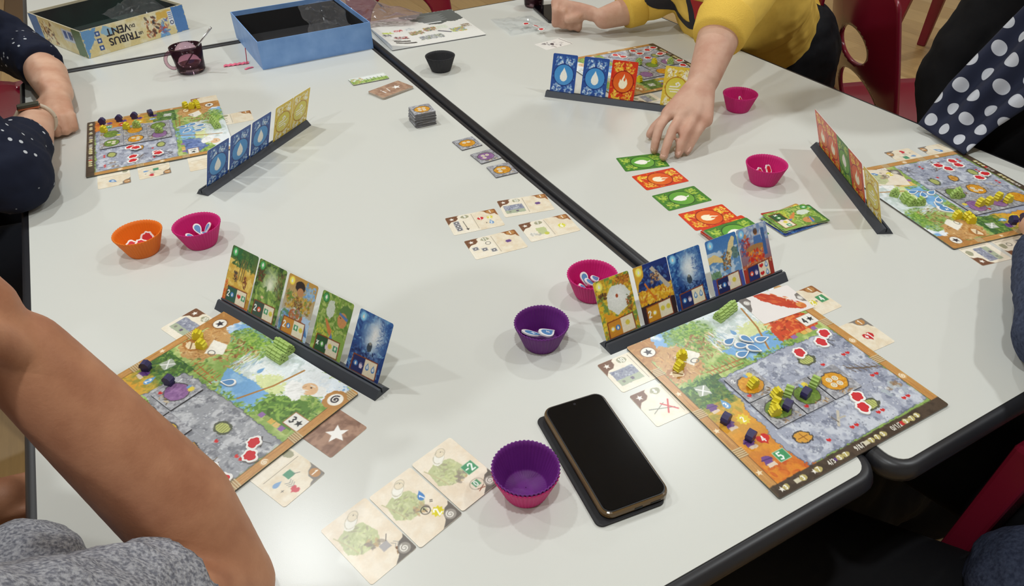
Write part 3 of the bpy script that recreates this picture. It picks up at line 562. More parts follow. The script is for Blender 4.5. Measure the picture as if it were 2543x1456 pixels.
        c.grad(W, (150, 176, 214), (150, 70, 60)); c.dabs(120, (0, 0, 56, 26), [(160, 184, 214), (206, 214, 224), (120, 150, 196)], 2.48); c.dabs(96, (4, 16, 20, 40), [(176, 50, 46), (210, 80, 60), (70, 110, 170)], 1.61); c.ell(14, 13, 3, 3.6, (196, 140, 96)); c.ell(34, 12, 3.4, 4, (196, 140, 96)); c.ell(34, 10, 4, 4.4, (50, 36, 32), a=.6); c.poly([(27, 34), (29, 17), (42, 17), (46, 36)], (80, 120, 180)); c.ell(30, 33, 18, 5, (176, 130, 80)); c.dabs(96, (14, 36, 42, 54), [(206, 44, 34), (230, 90, 40), (240, 170, 60)], 1.86); c.rect(44, 8, 50, 48, (70, 104, 160), rough=.6); c.rect(0, 54, 56, 87, (170, 60, 50), rough=1.5); c.dabs(96, (0, 54, 56, 60), [(214, 170, 130), (196, 120, 70)], 1.24)
        front_panel(c, (44, 52, 110), 'fh', 'rdrd'); c.rect(0, 82, 56, 87, (176, 34, 36), rough=1); bc = (110, 170, 226)
    c.ell(8, 8, 5.6, 6.4, bc, rough=.4); c.ell(8, 8, 4.2, 5, tuple(min(255, int(q * 1.15 + 24)) for q in bc)); c.icon('leaf' if k in ('B1', 'B2', 'B4') else 'drop', 8, 8, 3, (246, 246, 236))
    c.I *= (1 + .05 * c.noise(1.3, 5))[..., None]; return c
def objective_art(num, left='', right='', seed=5, corner='star'):
    """landscape 88 x 56 objective card: brown star corner, score circle, dividing line, reward"""
    c = Cv(88, 56, 1.25, (239, 229, 208), seed); c.blendnoise((44, 0, 88, 56), (226, 208, 178), 9, .0, .8, a=.7); c.blendnoise((0, 0, 44, 56), (246, 240, 226), 9, 0, .8, a=.6)
    br = (122, 84, 62)
    c.poly([(0, 0), (24, 0), (20, 3), (20, 10), (15, 15), (7, 16), (3, 20), (0, 24)], br, rough=.3); c.icon('star', 9.5, 8.5, 4.6, (248, 244, 236))
    c.ell(33, 7.5, 7, 5, (150, 150, 120), rough=1.4, a=.8); c.text(num, 33, 7.5, 6.5, (252, 250, 240)); c.line([(45, 3), (45, 50)], .6, (130, 116, 96))
    c.poly([(62, 0), (88, 0), (88, 22), (85, 18), (84, 14), (76, 14), (70, 9), (68, 3)], (150, 96, 56) if corner == 'star' else (130, 124, 118), rough=.3); c.ell(78, 6.5, 7, 5.5, (188, 136, 80)); c.text('1', 78, 6.5, 7, (250, 246, 236))
    def ruin(x, y, s=4.6): c.rect(x - s, y - s, x + s, y + s, (168, 168, 172), rough=.5); c.ell(x, y, s * .6, s * .6, (96, 94, 98), ring=s * .35); c.icon('star', x, y, s * .45, (240, 240, 240))
    if left == 'col': [ruin(14 + 0 * k, 22 + k * 10, 5) for k in range(3)]; c.line([(26, 20), (27, 46)], 1, (60, 56, 54)); c.poly([(24, 44), (30, 44), (27, 49)], (60, 56, 54))
    elif left == 'field': c.rect(6, 20, 40, 46, (150, 154, 170), rough=1); c.dabs(50, (7, 21, 39, 36), [(196, 200, 210), (120, 124, 150)], 1.4); c.rect(6, 36, 40, 46, (176, 186, 160), rough=.8); c.icon('house', 26, 41, 3.4, (110, 100, 120)); c.icon('house', 13, 41, 3, (140, 140, 130))
    elif left == 'diag': [ruin(10 + k * 13, 28 + k * 7) for k in range(3)]; c.ell(34, 20, 4, 4, (90, 88, 84), ring=1)
    elif left == '3x': c.text('3x', 14, 36, 9, (250, 248, 240), wd=1.6); c.rect(22, 22, 38, 42, (196, 204, 150), rough=2); c.ell(34, 42, 4, 4, (206, 206, 90)); c.dabs(14, (8, 28, 24, 42), [(176, 176, 170), (206, 204, 196)], 2.4, a=.6)
    elif left == 'sticks': c.line([(8, 30), (38, 40)], 1.2, (110, 120, 110)); c.line([(10, 38), (30, 28)], 1, (130, 132, 120)); c.line([(26, 44), (38, 26)], 2, (206, 70, 74)); c.line([(26, 28), (40, 44)], 2, (206, 70, 74))
    elif left == 'lines': [c.line([(6, 22 + k * 5), (36 - 4 * (k % 2), 22 + k * 5)], 1.2, (110, 104, 98)) for k in range(5)]
    if right == 'temple': c.icon('house', 66, 29, 6.4, (108, 78, 140), rough=.3); c.rect(61, 31, 71, 36, (232, 214, 190), rough=.4)
    elif right == 'mix': c.icon('heart', 56, 22, 6, (206, 44, 50)); c.text('1', 56, 22, 7, (250, 248, 244)); c.icon('sun', 72, 23, 6, (224, 214, 80)); c.text('2', 72, 23, 7, (250, 250, 240)); c.icon('drop', 70, 38, 7, (104, 150, 200)); c.text('2', 70, 39, 6.5, (250, 250, 250)); c.text('+', 62, 38, 5, (80, 70, 60), wd=.8)
    elif right == 'sun6': c.icon('sun', 66, 30, 7.4, (224, 220, 70)); c.text('6', 66, 30, 8.5, (252, 252, 244))
    elif right == 'gold4': c.icon('sun', 58, 30, 7, (222, 208, 70)); c.text('2', 58, 30, 8, (250, 250, 244)); c.rect(70, 22, 84, 36, (70, 148, 98)); c.text('4', 77, 29, 9, (244, 250, 244)); c.text('+', 66, 30, 5, (80, 70, 60), wd=.9)
    elif right == 'red1': c.icon('heart', 66, 32, 9, (196, 40, 44)); c.text('+1', 66, 32, 9, (250, 248, 246))
    elif right == 'drops': c.icon('drop', 66, 30, 9, (104, 146, 196), .8); c.icon('drop', 66, 30, 4, (230, 238, 246), .8)
    elif right == 'trade': c.rect(52, 20, 62, 30, (84, 150, 116), rough=.4); c.line([(64, 16), (60, 22)], .9, (120, 120, 116)); c.icon('heart', 78, 34, 6, (206, 60, 72)); c.icon('drop', 58, 42, 6, (128, 164, 206)); [c.line([(64 + k * 3, 28), (67 + k * 3, 32), (64 + k * 3, 36)], .9, (150, 150, 146)) for k in range(3)]; c.text('+', 70, 44, 6, (120, 110, 100), wd=.9)
    c.I *= (1 + .025 * c.noise(1.5, 5))[..., None]; return c
def spiral_corner(c, x, y, s=1.0, col=(112, 106, 100)):
    c.poly([(x, y), (x, y - 24 * s), (x - 3 * s, y - 20 * s), (x - 8 * s, y - 19 * s), (x - 14 * s, y - 14 * s), (x - 17 * s, y - 7 * s), (x - 22 * s, y - 3 * s), (x - 26 * s, y)], col, rough=.4)
    c.ell(x - 9 * s, y - 9 * s, 6.4 * s, 6.4 * s, (160, 154, 146)); c.spiral(x - 9 * s, y - 9 * s, 4.6 * s, 1.1 * s, (238, 234, 226))
def elder_art(kind, seed):
    c = Cv(56, 87, 1.4, (240, 230, 212), seed); c.blendnoise((0, 0, 56, 87), (228, 210, 184), 11, .05, .8, a=.6)
    c.poly([(3, 44), (6, 22), (22, 16), (36, 24), (40, 42), (34, 56), (14, 54)], (194, 200, 156), rough=1.2); c.dabs(120, (6, 20, 38, 54), [(204, 210, 156), (176, 184, 136), (168, 164, 138), (214, 218, 176)], 1.8, 2.4, a=.8, mask=lambda x, y: math.hypot((x - 22) / 15, (y - 38) / 17) < 1); c.dabs(14, (22, 46, 36, 56), [(150, 140, 130), (196, 170, 130)], 2.4)
    c.ell(26, 16, 9, 6, (240, 238, 228), -.6, rough=1); c.ell(33, 10, 6.5, 5, (232, 220, 196), -.5); c.ell(28, 14, 9, 6, (196, 190, 170), -.6, ring=.6, rough=.5); c.ell(33, 10, 6.5, 5, (190, 180, 160), -.5, ring=.6); c.line([(4, 18), (10, 38), (12, 50)], 1.2, (196, 190, 150)); c.ell(34, 9.4, .7, .5, (110, 96, 84))
    if kind == 1: c.rect(30, 58, 40, 67, (176, 172, 172), rough=.4); c.line([(44, 52), (39, 58)], .9, (120, 112, 106)); [c.line([(41 + k * 3, 64), (44 + k * 3, 68), (41 + k * 3, 71)], .9, (176, 170, 164)) for k in range(2)]; c.icon('house', 42, 79, 5, (150, 120, 90)); c.ell(42, 73, 1.6, 2.2, (130, 96, 70))
    elif kind == 2: c.icon('drop', 40, 38, 7, (84, 136, 196), .4); c.text('1', 40, 40, 6, (250, 250, 250), -.3); c.text('=', 44, 51, 6, (70, 66, 62), .6, 1.0); c.ell(32, 56, 5, 5, (70, 66, 62), ring=.9); c.text('1', 32, 56, 6, (70, 66, 62), wd=1); c.icon('sun', 40, 66, 7.4, (222, 208, 50)); c.text('2', 40, 66, 8.5, (252, 252, 244), -.3)
    else: c.rect(36, 42, 50, 56, (88, 156, 116), outline=.6, oc=(180, 206, 180)); c.text('-2', 43, 49, 9, (244, 250, 244)); c.rect(30, 66, 38, 74, (96, 160, 120)); c.text('0', 34, 70, 6, (246, 250, 246)); c.line([(30, 77), (38, 80)], 1, (150, 80, 60)); c.line([(38, 77), (30, 80)], 1, (150, 80, 60)); c.ell(34, 71, 8, 7, (130, 124, 110), ring=.7, a=.6)
    spiral_corner(c, 56, 87); c.I *= (1 + .02 * c.noise(1.5, 5))[..., None]; return c
# ------------------------------------------------------------------ player boards
BD = {'A': ((.4594, .5472), -.2, .271), 'B': ((.0168, .8916), -66.2, .273), 'C': ((.1579, 1.679), -94.2, .268), 'D': ((1.0279, .4804), 79.0, .262), 'E': ((.928, 1.221), 86.0, .270)}
def bw(b, u, v):
    (ox, oy), a, s = BD[b]; ca, sa = math.cos(R(a)), math.sin(R(a))
    return ox + s * (u * ca + v * sa), oy + s * (u * sa - v * ca)
BLAB = {'A': 'front right board', 'B': 'board beside the tanned forearm', 'C': 'far left board by the wristwatch', 'D': 'board by the polka dot scarf', 'E': 'board under the reaching arm'}
BFULL = {'A': 'square illustrated player board at the front right corner of the tables', 'B': 'square illustrated player board half covered by the tanned forearm', 'C': 'square illustrated player board at far left beside the wristwatch',
         'D': 'square illustrated player board at the right edge by the polka dot scarf', 'E': 'square illustrated player board behind upright cards under the reaching arm'}
BZ = TZ + .0006; BT = .0022; TOP = BZ + BT
for b, res, blue in (('A', 400, 1), ('B', 360, 0), ('C', 250, 1), ('D', 270, 1), ('E', 200, 1)):
    s = BD[b][2]; me = cards_mesh(board_art(b, res, blue), s, s, BT, .003, (96, 92, 84), (120, 110, 96), 'player_board')
    o = link('player_board', me); x, y = bw(b, .5, .5); o.location = (x, y, BZ); o.rotation_euler.z = R(BD[b][1]); tag(o, BFULL[b], 'game board', 'player boards')

def lay(name, me, x, y, rot, z, label, cat, group=None, tilt=(0, 0)):
    o = link(name, me); o.location = (x, y, z); o.rotation_euler = (tilt[0], tilt[1], R(rot)); return tag(o, label, cat, group)
# ------------------------------------------------------------------ terrain tiles
TM = {}
def tile_mesh(col, rings, num, seed):
    k = (col, rings, num)
    if k not in TM: TM[k] = cards_mesh(tile_art(col, rings, num, seed), .0448, .0448, .0018, .001, (96, 94, 96), (120, 118, 118), 'terrain_tile')
    return TM[k]
CU = [.338, .504, .676, .852]; CV_ = [.488, .657, .826]
PL = {0: 'nearest the sky edge', 1: 'in the middle row', 2: 'nearest the scoring strip'}
for b, lst in {'A': [(0, 0, 'orange', 0, '2'), (0, 1, 'green', 0, ''), (1, 1, 'green', 0, '3'), (2, 1, 'orange', 4, '')], 'B': [(0, 0, 'purple', 0, '1'), (0, 1, 'green', 0, ''), (1, 1, 'yellow', 2, '')],
               'C': [(0, 0, 'green', 0, ''), (0, 1, 'orange', 0, ''), (0, 2, 'green', 0, '2'), (1, 0, 'purple', 0, ''), (1, 1, 'orange', 3, ''), (1, 2, 'green', 3, '')], 'D': [(1, 0, 'green', 0, ''), (0, 0, 'purple', 0, '2'), (0, 1, 'purple', 0, ''), (1, 1, 'orange', 3, ''), (0, 2, 'orange', 0, '')],
               'E': [(0, 1, 'orange', 0, ''), (0, 0, 'purple', 0, ''), (1, 1, 'green', 0, ''), (1, 2, 'purple', 0, '')]}.items():
    for cu, cvv, col, rg, num in lst:
        x, y = bw(b, CU[cu] - .005 * (cu == 0), CV_[cvv])
        lab = '%s terrain tile %s%s of the %s' % (col, 'with %d white rings ' % rg if rg else '', PL[cvv] + (', inner column' if cu else ', outer column'), BLAB[b])
        lay('terrain_tile', tile_mesh(col, rg, num, 3 + len(TM)), x, y, BD[b][1], TOP + .0001, lab, 'game tile', 'terrain tiles laid on player boards')
TT = TOP + .0020
for x, y, a, col, rg, lab in ((.5452, 1.196, 1, 'orange', 2, 'orange terrain tile farthest back of the three along the table gap'), (.5515, 1.127, 2.5, 'purple', 3, 'purple terrain tile between two orange ones along the table gap'), (.5525, 1.063, -4, 'orange', 3, 'orange terrain tile nearest the four beige cards by the gap')):
    lay('terrain_tile', tile_mesh(col, rg, '', 9), x, y, a, TZ + .0002, lab, 'game tile', 'terrain tiles along the table gap')
grp_stack = 'stacked face-up terrain tiles'
rs = random.Random(7)
for k in range(15):
    lab = 'orange ringed terrain tile on top of the tall tile stack' if k == 14 else 'grey edged terrain tile inside the tall stack near the table gap'
    lay('terrain_tile', tile_mesh('orange', 4, '', 9), .5105 + rs.uniform(-.0014, .0014), 1.337 + rs.uniform(-.0014, .0014), -3 + rs.uniform(-4, 4), TZ + .0002 + k * .0019, lab, 'game tile', grp_stack)

# ------------------------------------------------------------------ tokens
M_white = mat('token_white', (240, 238, 234), .5); M_red = mat('token_red', (206, 36, 44), .45); M_blue = mat('token_blue', (92, 142, 192), .45); M_mark = mat('token_mark', (236, 240, 244), .5)
def ccw(p):
    a = sum(p[i][0] * p[(i + 1) % len(p)][1] - p[(i + 1) % len(p)][0] * p[i][1] for i in range(len(p))); return p if a > 0 else p[::-1]
def smoothpoly(p, it=1):
    for _ in range(it):
        q = []
        for i in range(len(p)):
            a, b = p[i], p[(i + 1) % len(p)]; q += [(a[0] * .75 + b[0] * .25, a[1] * .75 + b[1] * .25), (a[0] * .25 + b[0] * .75, a[1] * .25 + b[1] * .75)]
        p = q
    return p
FL_OUT = [(-1.1, -.2), (-1.0, -.75), (-.55, -.9), (-.2, -.75), (.15, -1.0), (.6, -.85), (.75, -.45), (1.1, -.2), (1.05, .35), (.6, .6), (.35, 1.0), (-.05, .85), (-.45, .95), (-.6, .5), (-1.0, .35)]
def inset(p, k): return [(x * k, y * k) for x, y in p]
def token_meshes(shape, r, inner):
    o = ccw(smoothpoly([(x * r, y * r) for x, y in shape], 2)); i = ccw(smoothpoly([(x * r * inner, y * r * inner) for x, y in shape], 2))
    return mesh('token', *prism(o, 0, .0019)), mesh('token_print', *prism(i, .0019, .00205))
FB, FP = token_meshes(FL_OUT, .0098, .72); DB, DP = token_meshes(SHAPE['drop'], .0112, .74); D2B, D2P = token_meshes(SHAPE['drop'], .0175, .72)
for me, m in ((FB, M_white), (DB, M_white), (D2B, M_white), (FP, M_red), (DP, M_blue), (D2P, M_blue)): me.materials.append(m)
plus_mark = mesh('token_mark', *merge(box(-.003, .003, -.0008, .0008, .00205, .0022), box(-.0008, .0008, -.003, .003, .00205, .0022))); plus_mark.materials.append(M_mark)
def token(kind, loc, rot, label, group, tilt=(0, 0)):
    me, pr, nm = {'fire': (FB, FP, 'flame_token'), 'drop': (DB, DP, 'water_token'), 'big': (D2B, D2P, 'water_token')}[kind]
    o = link(nm, me); o.location = loc; o.rotation_euler = (tilt[0], tilt[1], R(rot)); tag(o, label, 'game token', group)
    link('print', pr, None, o)
    if kind == 'big': link('number', plus_mark, None, o)
    return o
FIRE = {'A': [(.893, .399, 20, 0, 'red flame token nearest the rope on the right rail of the front right board'), (.83, .438, 70, 0, 'red flame token touching the bare tree print of the front right board'), (.684, .441, 30, 0, 'lone red flame token above the printed hatch of the front right board'), (.687, .773, 10, 0, 'red flame token above its twin by the lower hatch, front right board'), (.658, .83, 40, 0, 'red flame token below its twin by the lower hatch, front right board')],
        'B': [(.862, .464, 100, 0, 'upper red flame token of the right-hand pair on the board beside the tanned forearm'), (.907, .517, 150, 0, 'lower red flame token of the right-hand pair, board beside the tanned forearm'), (.842, .655, 110, 0, 'red flame token partly under the tanned forearm'), (.92, .655, 60, 0, 'red flame token just right of the one under the tanned forearm')],
        'C': [(.643, .70, 90, 0, 'red flame token behind its twin in the centre of the far left board'), (.69, .66, 60, .002, 'red flame token overlapping its twin in the centre of the far left board'), (.825, .52, 30, 0, 'lower red flame token of the pile near the board middle, far left board'), (.86, .515, 70, .002, 'upper red flame token of the pile near the board middle, far left board'), (.818, .687, 100, 0, 'red flame token above its twin near the rail of the far left board'), (.887, .69, 100, 0, 'red flame token closest to the near rail of the far left board')],
        'D': [(.87, .81, 0, 0, 'red flame token farthest back on the board by the polka dot scarf'), (.85, .67, 40, 0, 'leftmost red flame token on the board by the polka dot scarf'), (.79, .70, 0, 0, 'red flame token just right of the leftmost one, polka dot scarf board'), (.81, .805, 20, 0, 'red flame token in front of the farthest one, polka dot scarf board'), (.62, .80, 20, 0, 'left red flame token of the overlapping pair, polka dot scarf board'), (.64, .865, 60, .002, 'right red flame token of the overlapping pair, polka dot scarf board')],
        'E': [(.871, .50, 0, 0, 'leftmost red flame token on the board under the reaching arm'), (.80, .54, 40, 0, 'second red flame token from the left, board under the reaching arm'), (.891, .705, 10, 0, 'red flame token left of the far middle pair, board under the reaching arm'), (.80, .72, 60, 0, 'red flame token right of the far middle pair, board under the reaching arm'), (.85, .836, 0, 0, 'red flame token left of the farthest pair, board under the reaching arm'), (.88, .92, 30, 0, 'farthest red flame token at the corner of the board under the reaching arm'), (.72, .905, 20, 0, 'lower red flame token of the right-hand pile, board under the reaching arm'), (.69, .87, 70, .002, 'upper red flame token of the right-hand pile, board under the reaching arm'), (.673, .725, 20, 0, 'lone red flame token in the centre of the board under the reaching arm'), (.521, .859, 10, 0, 'red flame token behind the yellow wind card on the arm board'), (.481, .94, 50, 0, 'red flame token at the dark strip of the arm board'), (.373, .90, 0, 0, 'red flame token right beside the reaching arm')]}
for b, L in FIRE.items():
    for u, v, r, dz, lab in L:
        x, y = bw(b, u, v); token('fire', (x, y, TOP + .0001 + dz), BD[b][1] + r, lab, 'red flame tokens on boards')
DROP = {'A': [(.455, .216, 100, 0, 'leftmost blue water token on the pond of the front right board'), (.486, .267, 60, .0, 'central blue water token of the pond cluster, front right board'), (.53, .25, 20, .002, 'blue water token behind the central one, front right board pond'), (.60, .281, 80, 0, 'blue water token lying apart at right on the front right board pond'), (.512, .318, 30, .002, 'blue water token at the near right of the pond cluster, front right board'), (.446, .316, 90, 0, 'nearest blue water token of the pond cluster, front right board')],
        'B': [(.47, .312, -60, 0, 'single blue water token on the pond beside the white-bearded elder')],
        'C': [(.443, .323, 0, 0, 'leftmost blue water token of the far left board pond'), (.435, .245, 30, 0, 'farthest blue water token of the far left board pond'), (.478, .19, 0, 0, 'rightmost blue water token of the far left board pond'), (.535, .295, 40, 0, 'nearest blue water token of the far left board pond'), (.565, .215, 0, 0, 'blue water token at near right of the far left board pond')],
        'D': [(.61, .245, 0, 0, 'farthest blue water token on the pond by the polka dot scarf'), (.55, .27, 60, .002, 'blue water token overlapping the heap on the pond by the polka dot scarf'), (.565, .355, 20, 0, 'blue water token lying apart at right on the polka dot scarf board pond'), (.475, .327, 50, 0, 'blue water token at the pond edge of the polka dot scarf board'), (.425, .28, 90, 0, 'small blue water token touching the large one, polka dot scarf board'), (.51, .215, 30, 0, 'blue water token beside the green pieces, polka dot scarf board')]}
for b, L in DROP.items():
    for u, v, r, dz, lab in L:
        x, y = bw(b, u, v); token('drop', (x, y, TOP + .0001 + dz), BD[b][1] + r, lab, 'blue water tokens on boards')
x, y = bw('D', .36, .284); token('big', (x, y, TOP + .0001), BD['D'][1] - 60, 'large blue water token near yellow pieces on the polka dot scarf board', 'blue water tokens on boards')

# ------------------------------------------------------------------ wooden pieces
M_gr = mat('green_wood', (170, 200, 108), .5, noise=.1, nscale=300); M_ye = mat('yellow_wood', (232, 216, 44), .45, noise=.08, nscale=300); M_pu = mat('purple_wood', (50, 42, 92), .42, noise=.1, nscale=300); M_hole = mat('piece_hole', (52, 66, 30), .8)
def piece_mesh(pts, t, name):
    pts = ccw([(x * .001, z * .001) for x, z in pts]); n = len(pts)
    V = [(x, -t / 2, z) for x, z in pts] + [(x, t / 2, z) for x, z in pts]
    F = [tuple(range(n)), tuple(range(2 * n - 1, n - 1, -1))] + [(i, n + i, n + (i + 1) % n, (i + 1) % n) for i in range(n)]
    return mesh(name, V, F)
PG = piece_mesh([(-7, 0), (-7.6, 4), (-6, 4.8), (-7.2, 8), (-4.8, 8.8), (-5.2, 12), (-2.2, 12.4), (-1.6, 15), (1.6, 15), (2.2, 12.4), (5.2, 12), (4.8, 8.8), (7.2, 8), (6, 4.8), (7.6, 4), (7, 0)], .0088, 'forest_piece'); PG.materials.append(M_gr)
PY = piece_mesh([(-5.6, 0), (-7, 3), (-5, 4), (-6.6, 7), (-4, 8), (-5, 11), (-2.6, 11), (-1.4, 14.5), (.6, 12), (3, 14), (3.6, 11), (6, 10), (4.6, 7), (7, 5), (5, 3), (5.8, 0)], .0085, 'wind_rider_piece'); PY.materials.append(M_ye)
PP = piece_mesh([(-5, 0), (-5, 5), (-7, 6), (-5.6, 10), (-2, 13.4), (3, 13.6), (6.4, 9.6), (7, 6), (5, 5), (5, 0)], .0085, 'temple_piece'); PP.materials.append(M_pu)
HOLE = []
for s in (-1, 1):
    V, F = [], []
    for cx, cz in ((-2.6, 6.4), (2.6, 6.4), (0, 3.0), (.2, 10)):
        k = len(V); ring = [(cx * .001 + .0009 * math.cos(a), s * .00446, cz * .001 + .0009 * math.sin(a)) for a in np.linspace(0, 2 * math.pi, 9)[:8]]; V += ring; F.append(tuple(range(k, k + 8)) if s < 0 else tuple(range(k + 7, k - 1, -1)))
    h = mesh('piece_holes', V, F); h.materials.append(M_hole); HOLE.append(h)
def piece(kind, b, u, v, rot, label, dz=0, lie=0):
    me, nm = {'g': (PG, 'forest_piece'), 'y': (PY, 'wind_rider_piece'), 'p': (PP, 'temple_piece')}[kind]
    x, y = bw(b, u, v); o = link(nm, me); o.location = (x, y, dz or TOP + .0001); o.rotation_euler = (lie, 0, R(BD[b][1] + rot))
    if lie: o.location.z += .0044
    tag(o, label, 'wooden piece', {'g': 'green wooden pieces', 'y': 'yellow wooden pieces', 'p': 'purple wooden pieces'}[kind])
    if kind == 'g':
        for h in HOLE: link('holes', h, None, o)
    return o
for u, v, r, z, lab in ((.12, .245, 10, 0, 'yellow piece in front of another on the wooden hut, front right board'), (.178, .195, -30, 0, 'yellow piece leaning behind another on the wooden hut, front right board'), (.331, .502, 0, TT, 'yellow piece alone on the orange tile, front right board'), (.375, .60, -10, TT, 'farthest yellow piece of the trio on the green tile, front right board'), (.33, .64, 20, TT, 'middle yellow piece of the trio on the green tile, front right board'), (.295, .672, -20, TT, 'nearest yellow piece of the trio on the green tile, front right board')):
    piece('y', 'A', u, v, r, lab, z)
for u, v, r, z, lab in ((.43, .617, 30, TT, 'left green piece with dots between purple ones, front right board'), (.575, .632, 20, TT, 'right green piece with dots behind the purple one, front right board')): piece('g', 'A', u, v, r, lab, z)
for k in range(4): piece('g', 'A', .525 + k * .036, .062 - k * .010, 90 + 10, ['green piece with four dots facing left, first of the row by the card rack', 'second green piece of the row by the front right card rack', 'third green piece of the row by the front right card rack', 'last green piece of the row, next to the red-robed figure card'][k])
for u, v, r, z, lab in ((.364, .675, 20, TT, 'purple piece beside the yellow trio, front right board'), (.487, .662, 15, TT, 'purple piece between two green ones, front right board'), (.086, .599, 20, 0, 'purple piece on the sandy column near the printed sun, front right board'), (.11, .722, 20, 0, 'purple piece on the sandy column beside the printed red 4')): piece('p', 'A', u, v, r, lab, z)
for u, v, r, lab in ((.08, .21, 40, 'farther yellow piece of the pair beside the left card rack'), (.155, .24, 20, 'nearer yellow piece of the pair, on the printed sheet beside the left card rack')): piece('y', 'B', u, v, r, lab)
piece('y', 'B', .30, .69, 20, 'yellow piece on the green tile next to the tanned forearm', TT)
piece('g', 'B', .29, .628, 80, 'green piece on the green tile next to the tanned forearm', TT)
for j, (u0, v0) in enumerate(((.46, .012), (.468, .070))):
    for k in range(3): piece('g', 'B', u0 + k * .0345 + j * .012, v0, 90, '%s green piece of the %s row beside the left card rack' % (['first', 'second', 'last'][k], ['back', 'front'][j]))
for u, v, r, z, lab in ((.09, .627, 25, 0, 'purple piece leftmost on the sandy column beside the tanned forearm'), (.08, .486, 30, 0, 'purple piece near the printed grey cross, board beside the tanned forearm'), (.262, .478, 20, TT, 'purple piece on the purple tile beside the tanned forearm')): piece('p', 'B', u, v, r, lab, z)
for v, lab in ((.886, 'leftmost of the four purple pieces along the far left board'), (.764, 'second from left of the four purple pieces on the far left board'), (.651, 'third from left of the four purple pieces on the far left board'), (.53, 'rightmost of the four purple pieces on the far left board')): piece('p', 'C', .085, v, 70 if v > .6 else 20, lab)
for u, v, lab in ((.27, .873, 'yellow piece on the green tile, leftmost on the far left board'), (.285, .713, 'yellow piece beside a green one on the orange tile, far left board')): piece('y', 'C', u, v, 60, lab, TT)
for u, v, lab in ((.29, .64, 'green piece beside a yellow one on the orange tile, far left board'), (.47, .486, 'green piece alone on the purple tile, far left board')): piece('g', 'C', u, v, 70, lab, TT)
for k, (u, v) in enumerate(((.05, .26), (.085, .215), (.05, .175), (.10, .165))): piece('y', 'C', u, v, 30 + 50 * k, ['leftmost yellow piece in the heap on the far left board', 'front yellow piece in the heap on the far left board', 'back yellow piece in the heap on the far left board', 'right-hand yellow piece in the heap on the far left board'][k])
for k, (u, v) in enumerate(((.575, .07), (.535, .075), (.495, .08), (.455, .085))): piece('g', 'C', u, v, 88, ['dotted green piece at the near end of the row on the far left board', 'second green piece from the near end on the far left board', 'third green piece from the near end on the far left board', 'green piece at the far end of the row on the far left board'][k])
piece('g', 'D', .48, .475, 40, 'green piece upright on the green tile, board by the polka dot scarf', TT); piece('g', 'D', .46, .44, 60, 'green piece in front of another on the green tile, polka dot scarf board', TT)
piece('g', 'D', .615, .10, 40, 'lone green piece at the left, board by the polka dot scarf')
for k, (u, v) in enumerate(((.555, .13), (.52, .115), (.485, .12), (.47, .175))): piece('g', 'D', u, v, 80, ['farthest', 'second', 'third', 'nearest'][k] + ' green piece of the cluster of four, board by the polka dot scarf')
for u, v, lab, z in ((.33, .51, 'left yellow piece on the near purple tile by the polka dot scarf', TT), (.325, .575, 'right yellow piece on the near purple tile by the polka dot scarf', TT), (.35, .675, 'left yellow piece on the far purple tile by the polka dot scarf', TT), (.305, .71, 'right yellow piece on the far purple tile by the polka dot scarf', TT), (.265, .27, 'left yellow piece of the trio on the printed hut by the polka dot scarf', 0), (.235, .32, 'middle yellow piece of the trio on the printed hut by the polka dot scarf', 0), (.195, .31, 'nearest yellow piece of the trio on the printed hut by the polka dot scarf', 0)): piece('y', 'D', u, v, 30 + u * 200, lab, z)
for v, lab in ((.54, 'left purple piece of the pair on the polka dot scarf board'), (.625, 'right purple piece at the picture edge on the polka dot scarf board')): piece('p', 'D', .105, v, -20, lab)
piece('y', 'E', .53, .70, 20, 'yellow piece upright in the centre of the board under the reaching arm'); piece('g', 'E', .57, .56, 20, 'green piece behind the orange fire card on the arm board', TT); piece('g', 'E', .453, .82, 40, 'green piece behind the yellow wind card on the arm board', TT); piece('y', 'E', .23, .35, 10, 'yellow piece between the fire and wind cards on the arm board')

# ------------------------------------------------------------------ card racks with standing cards
M_rack = mat('rack_black', (62, 66, 74), .5, .4)
def rack_geo(L):
    p = ccw([(-.013, 0), (.013, 0), (.0042, .0105), (.0012, .0105), (.0010, .003), (-.0010, .003), (-.0012, .0105), (-.0042, .0105)]); n = len(p)
    V = [(0, y, z) for y, z in p] + [(L, y, z) for y, z in p]
    return V, [tuple(range(n - 1, -1, -1)), tuple(range(n, 2 * n))] + [(i, (i + 1) % n, n + (i + 1) % n, n + i) for i in range(n)]
CM = {k: cards_mesh(back_art(k), .056, .087, .0004, .003, (236, 234, 228), (214, 200, 170), 'card') for k in BACK}
for k in ('B1', 'B2', 'B3', 'B4', 'B5', 'A1', 'A2', 'A3', 'A4', 'A5'): CM[k] = cards_mesh(front_art(k), .056, .087, .0004, .003, (240, 238, 232), (120, 130, 110), 'card')
def rack(x, y, ang, cards, lean, label, glabel, L=.316):
    o = one('card_rack', rack_geo(L), M_rack, label, 'card rack', (x, y, TZ), R(ang), 'black card racks')
    d = Vector((math.cos(R(ang)), math.sin(R(ang)), 0)); n = Vector((-d.y, d.x, 0)); le = R(lean)
    upv = n * math.sin(le) + Vector((0, 0, math.cos(le))); nr = d.cross(upv)
    for s, k, lab in cards:
        c = link('playing_card', CM[k]); p = Vector((x, y, TZ + .0046)) + d * s + upv * .0425
        c.matrix_world = Matrix(((d.x, upv.x, nr.x, p.x), (d.y, upv.y, nr.y, p.y), (d.z, upv.z, nr.z, p.z), (0, 0, 0, 1)))
        tag(c, lab, 'playing card', glabel)
